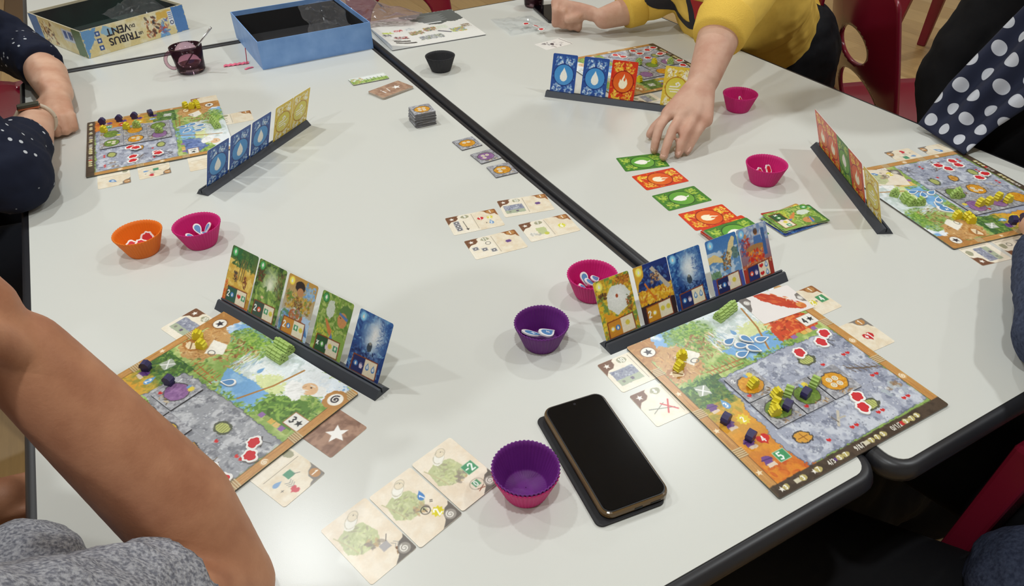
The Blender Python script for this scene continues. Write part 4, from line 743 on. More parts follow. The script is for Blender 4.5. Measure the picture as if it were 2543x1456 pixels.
rack(.4357, .5605, .3, [(.031, 'A1', 'golden landscape card leftmost in the front right rack'), (.094, 'A2', 'dark card with climber over fire, second in the front right rack'), (.151, 'A3', 'deep blue glowing cave card in the middle of the front right rack'), (.217, 'A4', 'sky card with winged glider, fourth in the front right rack'), (.274, 'A5', 'red market scene card at the right end of the front right rack')], 29, 'black card rack holding five picture cards beside the front right board', 'cards in the front right rack')
rack(.0157, .9129, -64.5, [(.028, 'B1', 'orange savanna tree card leftmost in the left front rack'), (.0865, 'B2', 'dense green forest card, second in the left front rack'), (.147, 'B3', 'card with person carrying baskets, middle of the left front rack'), (.212, 'B4', 'green card with blue headband profile, fourth in the left front rack'), (.279, 'B5', 'blue glowing cave card at the right end of the left front rack')], 31, 'black card rack holding five picture cards above the forearm-covered board', 'cards in the left front rack')
rack(.0489, 1.2556, 39, [(.0405, 'drop', 'blue drop-backed card nearest in the far left rack'), (.101, 'drop', 'blue drop-backed card second in the far left rack'), (.161, 'drop', 'blue drop-backed card next to the gap in the far left rack'), (.231, 'wind', 'yellow wind-backed card after the gap in the far left rack'), (.288, 'wind', 'yellow wind-backed card at the far end of the far left rack')], -20, 'black card rack with three blue and two yellow card backs', 'cards in the far left rack')
rack(1.1213, .8366, 242.1, [(.043, 'fire', 'orange fire-backed card farthest in the right edge rack'), (.0935, 'fire', 'orange fire-backed card second in the right edge rack'), (.147, 'leaf', 'green leaf-backed card in the right edge rack'), (.203, 'fire', 'orange fire-backed card between the green and yellow ones in the right edge rack'), (.266, 'wind', 'yellow wind-backed card nearest in the right edge rack')], -20, 'black card rack with orange, green and yellow backs at the right edge', 'cards in the right edge rack', .309)
rack(.808, 1.3285, -49.5, [(.0355, 'drop', 'blue drop-backed card leftmost in the rack by the reaching hand'), (.1065, 'drop', 'blue drop-backed card beside the fire card by the reaching hand'), (.169, 'fire', 'orange fire-backed card upright in the rack by the reaching hand'), (.283, 'wind', 'yellow wind-backed card half hidden behind the reaching hand')], 17, 'black card rack partly hidden behind the reaching hand', 'cards in the rack by the reaching hand')

# ------------------------------------------------------------------ cards lying on the table
CW = .0876; CH = .0562
def olay(art, x, y, rot, z, label, grp): return lay('objective_card', cards_mesh(art, CW, CH, .0004, .003, (236, 230, 216), (226, 214, 190), 'objective_card'), x, y, rot, z, label, 'card', grp)
Z0 = TZ + .0001
olay(objective_art('9', 'col', 'mix', 5), .4282, .928, -9, Z0, 'beige card scoring 9 with red, yellow and blue icons', 'four beige cards by the table gap')
olay(objective_art('10', 'field', 'temple', 6), .5272, .9313, -12.8, Z0, 'beige card scoring 10 with grey field picture, nearest the gap at the back', 'four beige cards by the table gap')
olay(objective_art('11', 'diag', 'temple', 7), .427, .851, -6.2, Z0, 'beige card scoring 11 with three diagonal ruin icons', 'four beige cards by the table gap')
olay(objective_art('7', '3x', 'sun6', 8), .5253, .8501, -6.8, Z0, 'beige card scoring 7 with a 3x icon and yellow 6', 'four beige cards by the table gap')
g = 'cards tucked under the front right board'
olay(objective_art('10', 'field', '', 9), .4525, .512, 0, Z0, 'beige card scoring 10 tucked under the left rail of the front right board', g)
olay(objective_art('8', 'sticks', '', 10), .455, .4465, -1, Z0, 'beige card scoring 8 with crossed sticks tucked beside the big phone', g)
olay(objective_art('', '', 'gold4', 12), .7285, .497, 0, Z0, 'beige card with yellow 2 and green 4 behind the red-robed figure card', g)
olay(objective_art('', '', 'red1', 13, 'g'), .730, .4125, -2, Z0, 'beige card with red +1 tucked under the right rail of the front right board', g)
ra = Cv(88, 56, 1.5, (236, 230, 226), 14); ra.poly([(26, 0), (40, 0), (52, 10), (62, 22), (74, 34), (80, 44), (72, 52), (56, 44), (42, 30), (30, 14)], (196, 66, 36), rough=1.5); ra.dabs(60, (30, 2, 66, 42), [(220, 110, 50), (176, 46, 30), (206, 80, 40)], 2.4, 3, ang=.8, mask=lambda x, y: abs(y - (x - 26) * .75) < 12); ra.ell(74, 44, 6, 7, (224, 150, 80), -.8); ra.ell(76, 47, 5, 4, (214, 120, 60), -.8); ra.dabs(10, (62, 22, 72, 36), [(230, 170, 110), (250, 246, 240)], 1.8, 3)
ra.poly([(0, 0), (14, 0), (16, 8), (10, 16), (6, 24), (0, 30)], (116, 110, 106), rough=.5); ra.ell(8, 10, 5, 5, (190, 184, 178)); ra.spiral(8, 10, 3.6, 1, (240, 238, 232)); ra.poly([(88, 20), (82, 22), (78, 30), (82, 38), (88, 42)], (126, 120, 114), rough=.5); ra.ell(84, 31, 4, 5, (190, 184, 178)); ra.spiral(84, 31, 3, .9, (240, 238, 232))
olay(ra, .6935, .5165, -5, TOP + .0001, 'pale card with red-robed figure lying on the front right board', g)
for k, (x, y, r, lab) in enumerate(((.0674, .4444, 16.8 , 'pale elder card nearest the tanned elbow, leftmost of three'), (.1239, .4576, 16.3, 'elder card with blue 1 and yellow 2, middle of three'), (.1795, .4749, 15.5, 'elder card with green minus 2 touching the nested purple cup'))):
    lay('elder_card', cards_mesh(elder_art(k + 1, 20 + k), .0562, .0862, .0004, .003, (236, 230, 216), (226, 214, 190), 'elder_card'), x, y, r, Z0 + .0005 * k, lab, 'card', 'three elder cards in a row')
g = 'cards tucked under the board by the forearm'
bs = Cv(88, 56, 1.3, (142, 108, 90), 30); bs.blendnoise((0, 0, 88, 56), (176, 140, 118), 12, .0, .5); bs.dabs(50, (0, 0, 88, 56), [(122, 90, 74), (168, 130, 108)], 4, 3, a=.5); bs.icon('star', 66, 28, 14, (250, 248, 244), .5)
olay(bs, .0743, .6144, -66.2, Z0, 'brown card with a big white star tucked under the forearm board', g)
olay(objective_art('', '', 'trade', 31, 'g'), .0114, .5747, -66.2, Z0, 'pale card with faint green and red icons beside the tanned forearm', g)
olay(objective_art('10', 'field', '', 32), -.0261, .8707, -66.2, Z0, 'pale card with grey field picture beside the left card rack', g)
g = 'cards tucked under the far left board'
olay(objective_art('', 'lines', '', 33), .1625, 1.565, -4, Z0, 'beige card sticking out right of the far left board', g); olay(objective_art('', '', 'drops', 34, 'g'), -.083, 1.4155, -93, Z0, 'beige card with blue drop icon, leftmost below the far left board', g)
olay(objective_art('', '', 'trade', 35, 'g'), -.013, 1.416, -92, Z0, 'beige card with yellow and red icons below the far left board', g); olay(objective_art('', '', '', 36, 'g'), .076, 1.40, -94, Z0, 'white card corner showing between the far left board and rack', g); olay(objective_art('8', 'lines', '', 37), .13, 1.677, 87, Z0, 'beige card peeking out behind the yellow heap of the far left board', g)
g = 'cards tucked under the board by the scarf'
olay(objective_art('', '', 'trade', 38, 'g'), 1.229, .707, 79, Z0, 'beige card with faint red icons behind the polka dot scarf board', g); olay(objective_art('', '', 'drops', 39, 'g'), 1.299, .688, 79, Z0, 'beige card with blue drop nearest the hanging polka dot scarf', g)
olay(objective_art('', 'field', '', 40), 1.063, .470, 79, Z0, 'beige card with grey field picture in front of the polka dot scarf board', g); olay(objective_art('', 'diag', '', 41), 1.125, .456, 79, Z0, 'beige card with ruin icons at the right picture edge', g)
lay('elder_card', cards_mesh(elder_art(2, 42), .0562, .0862, .0004, .003, (236, 230, 216), (226, 214, 190), 'elder_card'), 1.118, .690, 60, TOP + .0001, 'beige elder card behind the yellow wind card of the right edge rack', 'card', 'cards tucked under the board by the scarf')
g = 'cards tucked under the arm board'
olay(objective_art('', 'field', '', 43), .985, 1.215, 86, Z0, 'white card with grey picture between fire and wind cards of the arm rack', g)
wc = Cv(56, 87, 1.2, (238, 235, 230), 44); wc.dabs(30, (8, 20, 48, 70), [(120, 110, 112), (90, 84, 90), (200, 196, 196)], 3, 3); wc.line([(2, 84), (54, 80)], 2, (110, 104, 102)); wc.ell(30, 40, 8, 5, (90, 84, 90), .6)
lay('elder_card', cards_mesh(wc, .0562, .0862, .0004, .003, name='elder_card'), .998, 1.608, 95, Z0, 'white card with grey sketch near the flattened plastic bag', 'card', 'loose cards')
for me, x, y, r, lab in (('leaf', .795, .9565, -16.5, 'green leaf-backed card under the reaching fingertips'), ('fire', .783, .8887, -7.6, 'orange fire-backed card between the two green cards of the row'), ('leaf', .772, .815, -6.2, 'green leaf-backed card between the two orange cards of the row'), ('fire', .771, .743, -8, 'orange fire-backed card nearest the draw pile in the row')):
    lay('playing_card', CM[me], x, y, r + (90 if me == 'leaf' else -90), Z0, lab, 'playing card', 'row of face-down cards')
for k in range(7): lay('playing_card', CM['fire' if k < 6 else 'leaf'], .767 + .001 * (k % 3), .681 + .004 * (k % 2) - .004 * (k == 6), -3 + 4 * (k % 2) + 90, TZ + .0001 + k * .0014, 'green leaf-backed card on top of the draw pile behind the rack' if k == 6 else 'orange-edged card inside the draw pile behind the front right rack', 'playing card', 'draw pile behind the front right rack', (0, 0))
for k, (me, dx, dy, r) in enumerate((('A5', .004, .006, -12), ('A3', -.006, -.004, -2), ('B3', -.003, .004, 2), ('B1', .006, -.001, -10), ('B4', .0, .0, -6))): lay('playing_card', CM[me], .884 + dx, .667 + dy, r - 90, TZ + .0001 + k * .0012, ['red-bordered card lowest in the discard pile', 'blue card second from bottom of the discard pile', 'card in the middle of the discard pile', 'orange card just below the top of the discard pile', 'green picture card on top of the discard pile'][k], 'playing card', 'discard pile of picture cards')
# village strip tile and brown star tiles
vs = Cv(88, 42, 1.3, (226, 232, 226), 50); vs.rect(0, 24, 88, 42, (170, 196, 110), rough=4); vs.dabs(60, (0, 8, 34, 40), GREEN + [(196, 150, 90), (226, 190, 130)], 3); vs.dabs(40, (30, 20, 88, 40), GREEN, 2.4); [vs.line([(40 + k * 9, 14), (40 + k * 9, 34)], 1.2, (110, 130, 80)) for k in range(5)]; vs.rect(30, 6, 86, 14, (244, 246, 244), rough=2)
lay('village_tile', cards_mesh(vs, .088, .042, .002, .003, (120, 116, 110), (120, 116, 110), 'village_tile'), .495, 1.6255, -1.5, TZ + .0002, 'narrow green and white village strip tile near the table gap', 'game tile')
bt = Cv(88, 56, 1.3, (158, 124, 104), 51); bt.blendnoise((0, 0, 88, 56), (186, 152, 128), 10, .05, .5); bt.icon('star', 60, 28, 11, (250, 248, 244), .3); bt.text('i', 24, 28, 18, (248, 246, 242), wd=3); bt.text('/', 38, 28, 16, (248, 246, 242), wd=2)
btm = cards_mesh(bt, .088, .056, .0004, .003, (236, 230, 216), (150, 120, 100), 'objective_card')
for k in range(9): lay('objective_card', btm, .5145 + .0004 * math.sin(k * 2), 1.5305 + .0004 * math.cos(k * 3), 17 + math.sin(k), TZ + .0002 + k * .0006, 'brown star-backed card on top of the small pile by the gap' if k == 8 else 'brown star-backed card inside the small pile by the gap', 'card', 'pile of brown star-backed cards')
# ------------------------------------------------------------------ silicone cups
def cup(x, y, c, label, name='sil', z=TZ, rim=.035, ht=.036, base=.0235, rough=.5, rz=0):
    m = mat('silicone_' + name, c, rough, .35)
    rb = base; prof = [(.0005, .0016, 0), (rb - .0015, .0016, 0), (rb - .0005, .004, .4)]
    for k in range(1, 7): t = k / 6; prof.append((rb + (rim - rb) * t - .0008, .004 + (ht - .004) * t, .4 + .6 * t))
    prof += [(rim + .0002, ht + .0003, 1), (rim + .0006, ht - .0006, 1)]
    for k in range(5, -1, -1): t = k / 6; prof.append((rb + (rim - rb) * t + .0006, .003 + (ht - .003) * t, .4 + .6 * t))
    prof += [(rb - .001, 0, 0), (.0005, 0, 0)]
    return one('baking_cup', lathe(prof, 192, .00075, 48), m, label, 'cup', (x, y, z), rz, 'silicone baking cups', True)
CUPS = {'orange': (-.0645, 1.116), 'pinkL': (.0205, 1.0935), 'pinkM': (.4855, .6675), 'purple': (.3695, .6125), 'nest': (.2345, .4175), 'pinkT': (1.115, 1.048), 'pinkR': (.935, .7885), 'black': (.668, 1.592)}
PINK = (206, 30, 118); PURP = (104, 34, 122)
cup(*CUPS['orange'], (240, 122, 24), 'orange fluted silicone cup with red tokens near the left table edge', 'orange', rim=.036)
cup(*CUPS['pinkL'], PINK, 'pink fluted silicone cup with blue tokens next to the orange cup', 'pink', rim=.036)
cup(*CUPS['pinkM'], PINK, 'pink fluted silicone cup with water tokens behind the golden card', 'pink')
cup(*CUPS['purple'], PURP, 'purple fluted silicone cup with two large blue tokens', 'purple')
cup(*CUPS['pinkT'], PINK, 'nearly empty pink fluted cup right of the reaching hand', 'pink')
cup(*CUPS['pinkR'], PINK, 'pink fluted cup with red tokens right of the card row', 'pink')
cup(*CUPS['black'], (46, 46, 50), 'empty black silicone cup beyond the table gap', 'black', rough=.6)
cup(*CUPS['nest'], PINK, 'outer pink cup under the nested purple cup beside the big phone', 'pink')
cup(*CUPS['nest'], PURP, 'empty purple cup nested inside a pink one beside the big phone', 'purple', z=TZ + .0035, rz=.05)
def cuptok(cn, kind, lst, labs, grp):
    for (dx, dy, dz, rx, ry, rz), lab in zip(lst, labs):
        x, y = CUPS[cn]; token(kind, (x + dx * 1.15, y + dy * 1.15, TZ + dz + .006), rz, lab, grp, (rx, ry))
cuptok('orange', 'fire', [(.0, -.004, .010, .5, .2, 20), (-.012, .004, .006, .2, -.5, 90), (.010, .008, .012, 1.0, .2, -30), (.004, -.012, .005, .1, .1, 60)], ['upright red flame token on top inside the orange cup', 'red flame token at left inside the orange cup', 'flame token seen edge-on inside the orange cup', 'lowest flame token inside the orange cup'], 'tokens in the orange cup')
cuptok('pinkL', 'drop', [(-.012, .002, .007, .4, .3, 40), (.008, -.002, .009, .5, -.2, 120), (.0, .010, .013, .7, 0, 10), (-.004, -.012, .005, .1, .2, 80), (.013, .008, .012, .6, -.4, -60)], ['leftmost water token inside the cup next to the orange cup', 'large pale water token inside the cup next to the orange cup', 'upright water token at the back of the cup next to the orange cup', 'lowest water token inside the cup next to the orange cup', 'water token leaning right inside the cup next to the orange cup'], 'tokens in the left pink cup')
cuptok('pinkM', 'drop', [(-.012, .0, .008, .5, .4, 30), (.0, .004, .011, .6, 0, 60), (.010, .008, .011, .5, -.4, 100), (.004, -.010, .006, .2, .1, 150), (-.004, .011, .015, .8, .1, 0)], ['leftmost water token in the cup behind the golden card', 'central water token in the cup behind the golden card', 'right water token in the cup behind the golden card', 'lowest water token in the cup behind the golden card', 'topmost water token in the cup behind the golden card'], 'tokens in the cup behind the golden card')
cuptok('purple', 'big', [(-.008, .006, .008, .35, .35, 70), (.006, -.003, .011, .45, -.1, 110)], ['left large blue token inside the purple cup', 'right large blue token marked with a plus inside the purple cup'], 'tokens in the purple cup')
cuptok('pinkR', 'fire', [(-.008, .004, .012, .9, .5, 0), (.010, .004, .012, .9, -.3, 40)], ['left red flame token standing inside the pink cup by the card row', 'right red flame token standing inside the pink cup by the card row'], 'tokens in the cup by the card row')
cuptok('pinkT', 'fire', [(.004, .002, .012, 1.1, .2, 30)], ['single flame token just visible inside the pink cup by the hand'], 'token in the cup by the hand')
# flat bag tokens
for x, y, r, lab in ((1.003, 1.762, 0, 'red flame token farthest on the flattened plastic bag'), (1.016, 1.731, 90, 'red flame token edge-on in the middle of the flattened bag'), (1.014, 1.699, 40, 'red flame token nearest on the flattened plastic bag')):
    token('fire', (x, y, TZ + .010), r, lab, 'tokens on the flattened bag', (0.3, 0) if r == 90 else (0, 0))

# ------------------------------------------------------------------ phones
M_scr = mat('phone_glass', (5, 6, 10), .08, .35, noise=.3, nscale=30); M_case = mat('amber_case', (96, 74, 44), .18, .5); M_body = mat('phone_body', (24, 24, 28), .3); M_cov = mat('cover_black', (22, 22, 26), .6); M_lens = mat('punch_lens', (40, 40, 46), .1)
ph = thing('smartphone', 'big black smartphone in amber bumper case beside the nested cup', 'phone', (.3315, .4165, TZ), R(-7.4 - 1.2 + 1.6), 'phones')
part('cover_flap', prism(ccw(rrect(.080, .160, .008)), 0, .0028), M_cov, ph, bevel=.001).location = (-.0075, -.003, .0002)
part('bumper_case', prism(ccw(rrect(.0785, .1605, .0125)), .0032, .0125), M_case, ph, bevel=.003)
part('body', prism(ccw(rrect(.0735, .1555, .010)), .0125, .0131), M_body, ph)
part('screen', prism(ccw(rrect(.0710, .1530, .0090)), .0131, .0136), M_scr, ph)
part('camera_lens', prism([(.0016 * math.cos(a), .0016 * math.sin(a)) for a in np.linspace(0, 6.283, 17)[:16]], .0136, .0138), M_lens, ph).location = (0, .071, 0)
part('charging_port', box(-.0045, .0045, -.0806, -.0800, .006, .009), mat('port_dark', (14, 12, 10), .5), ph); part('speaker_slot', box(.014, .026, -.0806, -.0800, .0065, .0085), MATS['port_dark'], ph)
p2 = thing('smartphone', 'dark smartphone lying between the glass and the fist', 'phone', (1.128, 1.826, TZ), R(-12), 'phones')
part('body', prism(ccw(rrect(.074, .15, .009)), 0, .008), M_body, p2, bevel=.002); part('screen', prism(ccw(rrect(.070, .146, .008)), .008, .0085), M_scr, p2)

# ------------------------------------------------------------------ mug with spoon, far glass, straw wrappers
M_pg = film_mat('purple_glass', (240, 220, 228), .18, .07, (150, 90, 112)); M_cof = mat('dark_drink', (40, 16, 22), .12); M_spoon = mat('spoon_steel', (196, 196, 200), .22, metal=1.0); M_clear = film_mat('clear_plastic', (252, 253, 254), .16, .05)
def glassgeo(r0, r1, h, t=.0022): return lathe([(.0005, 0, 0), (r0, .0005, 0), (r0 + .004, .006, 0), (r1 - (r1 - r0) * .4, h * .5, 0), (r1, h, 0), (r1 - t, h, 0), (r1 - (r1 - r0) * .4 - t, h * .5, 0), (r0 + .002, .008, 0), (.0005, .006, 0)], 40)
mg = thing('glass_mug', 'purple glass mug with dark drink between the two game boxes', 'mug', (.139, 1.908, TZ), R(190))
part('bowl', glassgeo(.029, .0385, .062), M_pg, mg, True); part('drink', lathe([(.0005, .007, 0), (.030, .0075, 0), (.0322, .018, 0), (.0005, .018, 0)], 36), M_cof, mg, True)
part('handle', tube([(.035 + .018 * math.sin(a), 0, .036 - .02 * math.cos(a)) for a in np.linspace(0, math.pi, 12)], .0042, 10), M_pg, mg, True)
sp = thing('teaspoon', 'steel teaspoon standing in the purple glass mug', 'spoon', (.139, 1.908, TZ))
part('stem', tube([(-.012, .006, .014), (.024, -.022, .062), (.064, -.050, .108)], [.0018, .0018, .0026], 8), M_spoon, sp, True)
part('bowl', tube([(-.020, .012, .0085), (-.016, .009, .010), (-.010, .005, .016)], [.003, .0085, .003], 12), M_spoon, sp, True)
gl = thing('tumbler', 'glass tumbler with dark drink at the top edge beside the far phone', 'glass', (1.125, 1.928, TZ))
part('bowl', glassgeo(.025, .034, .085), M_pg, gl, True); part('drink', lathe([(.0005, .008, 0), (.026, .0085, 0), (.0315, .055, 0), (.0005, .055, 0)], 36), M_cof, gl, True)
M_pink = mat('pink_paper', (236, 112, 140), .6)
def strip(pts, w, h=.0012):
    V, F = [], []
    for i, (x, y, z) in enumerate(pts): V += [(x, y - w / 2, z), (x, y + w / 2, z), (x, y + w / 2, z + h), (x, y - w / 2, z + h)]
    for i in range(len(pts) - 1):
        for k in range(4): F.append((i * 4 + k, i * 4 + (k + 1) % 4, i * 4 + 4 + (k + 1) % 4, i * 4 + 4 + k))
    return V, F + [(0, 1, 2, 3), tuple(range(len(V) - 1, len(V) - 5, -1))]
one('sugar_wrapper', strip([(k * .0055 - .03, 0, .0004 + .002 * (k % 2)) for k in range(12)], .013), M_pink, 'pink torn paper sugar wrapper lying beside the blue box', 'wrapper', (.243, 1.894, TZ), R(-8), 'pink paper scraps')
one('paper_scrap', strip([(-.011, 0, .0003), (0, 0, .002), (.011, 0, .0004)], .006), M_pink, 'tiny pink paper scrap nearest the blue box corner', 'wrapper', (.265, 1.851, TZ), R(15), 'pink paper scraps')
one('stirring_stick', tube([(0, 0, .001), (.005, .012, .018), (.008, .02, .034)], .0011, 6), mat('pink_stick', (170, 52, 70), .5), 'thin pink stick propped up beside the blue box', 'stick', (.267, 1.884, TZ))

# ------------------------------------------------------------------ game boxes
def open_box(name, label, x, y, rz, s, h, t, M_out, M_in, M_rim, rimh):
    """open tray, origin at its nearest corner; +x along the front side, +y away"""
    b = thing(name, label, 'box', (x, y, TZ + .0002), R(rz), 'open game boxes')
    part('base', box(t, s - t, t, s - t, 0, t), M_in, b)
    for nm, g in (('side_panel', box(0, s, 0, t, 0, h)), ('side_panel', box(0, s, s - t, s, 0, h)), ('side_panel', box(0, t, t, s - t, 0, h)), ('side_panel', box(s - t, s, t, s - t, 0, h))): part(nm, g, M_out, b)
    i = t + .0004; k = .0012
    part('inner_lining', merge(box(i, s - i, i, i + k, t, h - rimh), box(i, s - i, s - i - k, s - i, t, h - rimh), box(i, i + k, i, s - i, t, h - rimh), box(s - i - k, s - i, i, s - i, t, h - rimh)), M_in, b)
    return b
M_bb = mat('blue_box_paper', (136, 176, 230), .42, noise=.16, nscale=26, c2=(108, 150, 210)); M_bk = mat('box_inside_black', (30, 29, 32), .7, noise=.2, nscale=8)
open_box('game_box', 'sky blue open game box with black inside and clear bags', .2927, 1.8221, .8, .288, .068, .0022, M_bb, M_bk, M_bb, .012)
M_lid = mat('lid_card', (206, 196, 168), .45); M_lin = mat('lid_inside', (36, 32, 34), .7, noise=.4, nscale=5, c2=(40, 60, 54))
lid = open_box('game_box', 'upside-down game box lid with title lettering at the back left', -.0766, 2.1416, 23.3, .288, .069, .0022, M_lid, M_lin, M_lid, .006)
def side_art(front):
    c = Cv(288, 69, 1.1, (226, 208, 150), 70 + front); c.blendnoise((0, 0, 288, 69), (236, 226, 190), 22, .1, .5)
    if front:
        c.poly([(0, 0), (40, 0), (30, 30), (10, 50), (0, 69)], (110, 160, 210), rough=6); c.rect(252, 0, 288, 69, (84, 130, 190), rough=4); c.poly([(200, 69), (216, 30), (232, 69)], (120, 168, 214), rough=3); c.poly([(60, 0), (96, 16), (70, 30), (48, 18)], (150, 190, 216), rough=3)
        c.dabs(70, (168, 8, 206, 60), [(110, 70, 50), (206, 140, 70), (240, 226, 200), (70, 60, 60), (180, 90, 50)], 4, 2); c.dabs(30, (206, 26, 232, 60), [(236, 236, 236), (150, 110, 140), (196, 80, 60), (90, 130, 190)], 3.4, 3); c.rect(206, 4, 250, 22, (226, 186, 90), rough=3)
        for k in range(3): c.rect(34, 10 + k * 18, 46, 22 + k * 18, (54, 84, 150)); c.icon('sun', 40, 16 + k * 18, 3.6, (226, 232, 240))
        c.rect(238, 8, 252, 46, (234, 236, 240)); c.ell(245, 38, 4.4, 4.4, (30, 44, 90), ring=2); [c.line([(240, 12 + k * 5), (250, 12 + k * 5)], 1.6, (60, 96, 160)) for k in range(4)]
    else:
        c.rect(0, 0, 52, 69, (84, 130, 186), rough=3); c.dabs(50, (60, 10, 130, 64), [(120, 80, 56), (206, 150, 90), (96, 70, 60)], 4, 2); c.rect(180, 10, 260, 40, (206, 214, 230), rough=2); c.rect(190, 14, 206, 34, (60, 96, 160)); c.rect(214, 14, 230, 34, (60, 96, 160)); c.rect(240, 0, 288, 69, (90, 120, 80), rough=4); c.text('14', 236, 24, 16, (60, 60, 66), 3.14, 3)
    c.I *= (1 + .04 * c.noise(3, 5))[..., None]; return c
o = link('printed_side', cards_mesh(side_art(1), .2876, .0686, .0004, .0005), None, lid); o.location = (.144, -.0001, .0345); o.rotation_euler = (R(90), 0, 0)
o = link('printed_side', cards_mesh(side_art(0), .2876, .0686, .0004, .0005), None, lid); o.location = (-.0001, .144, .0345); o.rotation_euler = (R(90), 0, R(-90))
M_let = mat('title_ink', (44, 40, 46), .6)
def words(txt, size, x, z, parent, m, bold=.0006, depth=.0002):
    cu = bpy.data.curves.new('title', 'FONT'); cu.body = txt; cu.size = size; cu.align_x = 'CENTER'; cu.align_y = 'CENTER'; cu.offset = bold; cu.extrude = depth; cu.resolution_u = 3
    t = bpy.data.objects.new('title', cu); COL.objects.link(t); dg = bpy.context.evaluated_depsgraph_get(); me = bpy.data.meshes.new_from_object(t.evaluated_get(dg)); bpy.data.objects.remove(t)
    me.materials.clear(); o = link('lettering', me, m, parent); o.location = (x, -.0008, z); o.rotation_euler = (R(90), R(180), 0); return o
words('TRIBUS', .026, .104, .026, lid, M_let); words('VENT', .026, .094, .050, lid, M_let); words('LES', .009, .151, .027, lid, M_let, .0002); words('DU', .011, .134, .050, lid, M_let, .0002)
# ------------------------------------------------------------------ plastic bags
def bag_geo(pts, seed, n=26, amp=.012, thick=0):
    """crumpled film: bilinear patch over four 3D corners with fractal creases"""
    a, b, c, d = [Vector(p) for p in pts]; N1 = fbm(n + 1, n + 1, 7, seed, 3); N2 = fbm(n + 1, n + 1, 4, seed + 5, 2); N3 = fbm(n + 1, n + 1, 9, seed + 9, 2)
    V, F = [], []
    for j in range(n + 1):
        for i in range(n + 1):
            u, v = i / n, j / n; p = a * (1 - u) * (1 - v) + b * u * (1 - v) + c * u * v + d * (1 - u) * v
            e = min(u, v, 1 - u, 1 - v) * 4
            V.append((p.x + N3[j, i] * amp, p.y + N2[j, i] * amp * .8, p.z + (abs(N1[j, i]) * amp * 1.8 + N2[j, i] * amp * .5) * min(1, e + .25)))
    for j in range(n):
        for i in range(n): q = j * (n + 1) + i; F.append((q, q + 1, q + n + 2, q + n + 1))
    return V, F
M_clear2 = film_mat('pinkish_plastic', (226, 214, 216), .35, .22, (206, 190, 196))
bg = one('plastic_bag', bag_geo([(.43, 1.845, TZ + .022), (.565, 1.85, TZ + .026), (.56, 2.05, TZ + .075), (.45, 2.04, TZ + .075)], 3, amp=.018), M_clear, 'crumpled clear plastic bag inside the sky blue box', 'plastic bag', group='clear plastic bags', smooth=False)
one('plastic_bag', bag_geo([(.60, 1.99, TZ + .012), (.745, 1.935, TZ + .018), (.79, 1.995, TZ + .016), (.56, 2.09, TZ + .09)], 8, amp=.014), M_clear2, 'pinkish crumpled plastic bag behind the blue box on the booklet', 'plastic bag', group='clear plastic bags')
one('plastic_bag', bag_geo([(.935, 1.72, TZ + .002), (1.07, 1.715, TZ + .002), (1.065, 1.845, TZ + .002), (.95, 1.88, TZ + .002)], 12, amp=.004), M_clear, 'flattened clear plastic bag with three red tokens near the fist', 'plastic bag', group='clear plastic bags')
one('plastic_bag', bag_geo([(.04, 2.30, TZ + .02), (.17, 2.34, TZ + .05), (.12, 2.46, TZ + .085), (-.02, 2.42, TZ + .03)], 15, amp=.012), M_clear, 'clear plastic sheet inside the upside-down box lid', 'plastic bag', group='clear plastic bags')

# ------------------------------------------------------------------ rule booklet
bk = Cv(268, 262, .8, (242, 241, 236), 90)
bk.poly([(104, 0), (268, 0), (268, 96), (236, 110), (214, 104), (190, 118), (160, 108), (148, 80), (126, 62), (118, 34), (100, 20)], (92, 98, 98), rough=5)
for k in range(11): bk.line([(140 + (k % 3) * 2, 26 + k * 6), (226 - (k * 7) % 20, 26 + k * 6)], 1.4, (200, 204, 204), a=.8)
bk.rect(150, 92, 200, 100, (236, 238, 238)); bk.rect(20, 214, 66, 224, (80, 78, 76), rough=2); bk.rect(20, 230, 78, 240, (80, 78, 76), rough=2); bk.rect(20, 204, 44, 208, (130, 126, 122))
for x, y, w, h, cs in ((14, 128, 28, 16, [(200, 216, 96)]), (48, 116, 30, 12, [(196, 50, 56), (240, 236, 230)]), (8, 150, 22, 20, [(60, 64, 66), (240, 240, 238)]), (30, 176, 40, 22, [(70, 70, 72), (196, 60, 60), (240, 240, 238)]), (84, 110, 26, 20, [(200, 206, 208), (238, 238, 236)]), (84, 146, 40, 30, [(150, 150, 150), (206, 190, 120), (120, 150, 90), (190, 110, 80)]), (128, 132, 36, 30, [(140, 150, 110), (206, 200, 110), (190, 80, 70), (110, 110, 116)]), (96, 196, 66, 30, [(150, 152, 160), (120, 124, 136), (190, 192, 198), (160, 170, 120)]), (168, 130, 30, 26, [(226, 232, 214)]), (196, 168, 40, 34, [(170, 200, 90), (226, 160, 80), (120, 150, 200)]), (236, 148, 26, 24, [(150, 128, 100), (120, 100, 80), (236, 230, 220)])):
    bk.dabs(int(w * h / 7), (x, y, x + w, y + h), cs, 2.4, 2)
bk.line([(164, 172), (190, 196)], 7, (90, 88, 104)); bk.I *= (1 + .015 * bk.noise(4, 5))[..., None]
BK = thing('rule_booklet', 'open white rule booklet with small pictures behind the black cup', 'booklet', (.7555, 1.9015, TZ), R(-3.5))
me = cards_mesh(bk, .266, .258, .0012, .002, (236, 238, 240), (230, 230, 228), 'page')
co = np.zeros(len(me.vertices) * 3, np.float32); me.vertices.foreach_get('co', co); co = co.reshape(-1, 3); tt = np.clip((-.06 - co[:, 0]) / .075, 0, 1); co[:, 2] += np.where(co[:, 2] > .0006, .012 * tt ** 1.5 * np.clip((.10 - co[:, 1]) / .2, 0, 1), 0); me.vertices.foreach_set('co', co.ravel()); me.update()
o = link('page', me, None, BK); o.location = (0, 0, .0022)
part('pages', prism(ccw(rrect(.264, .256, .002)), 0, .002), mat('paper_edge', (110, 112, 116), .7), BK)
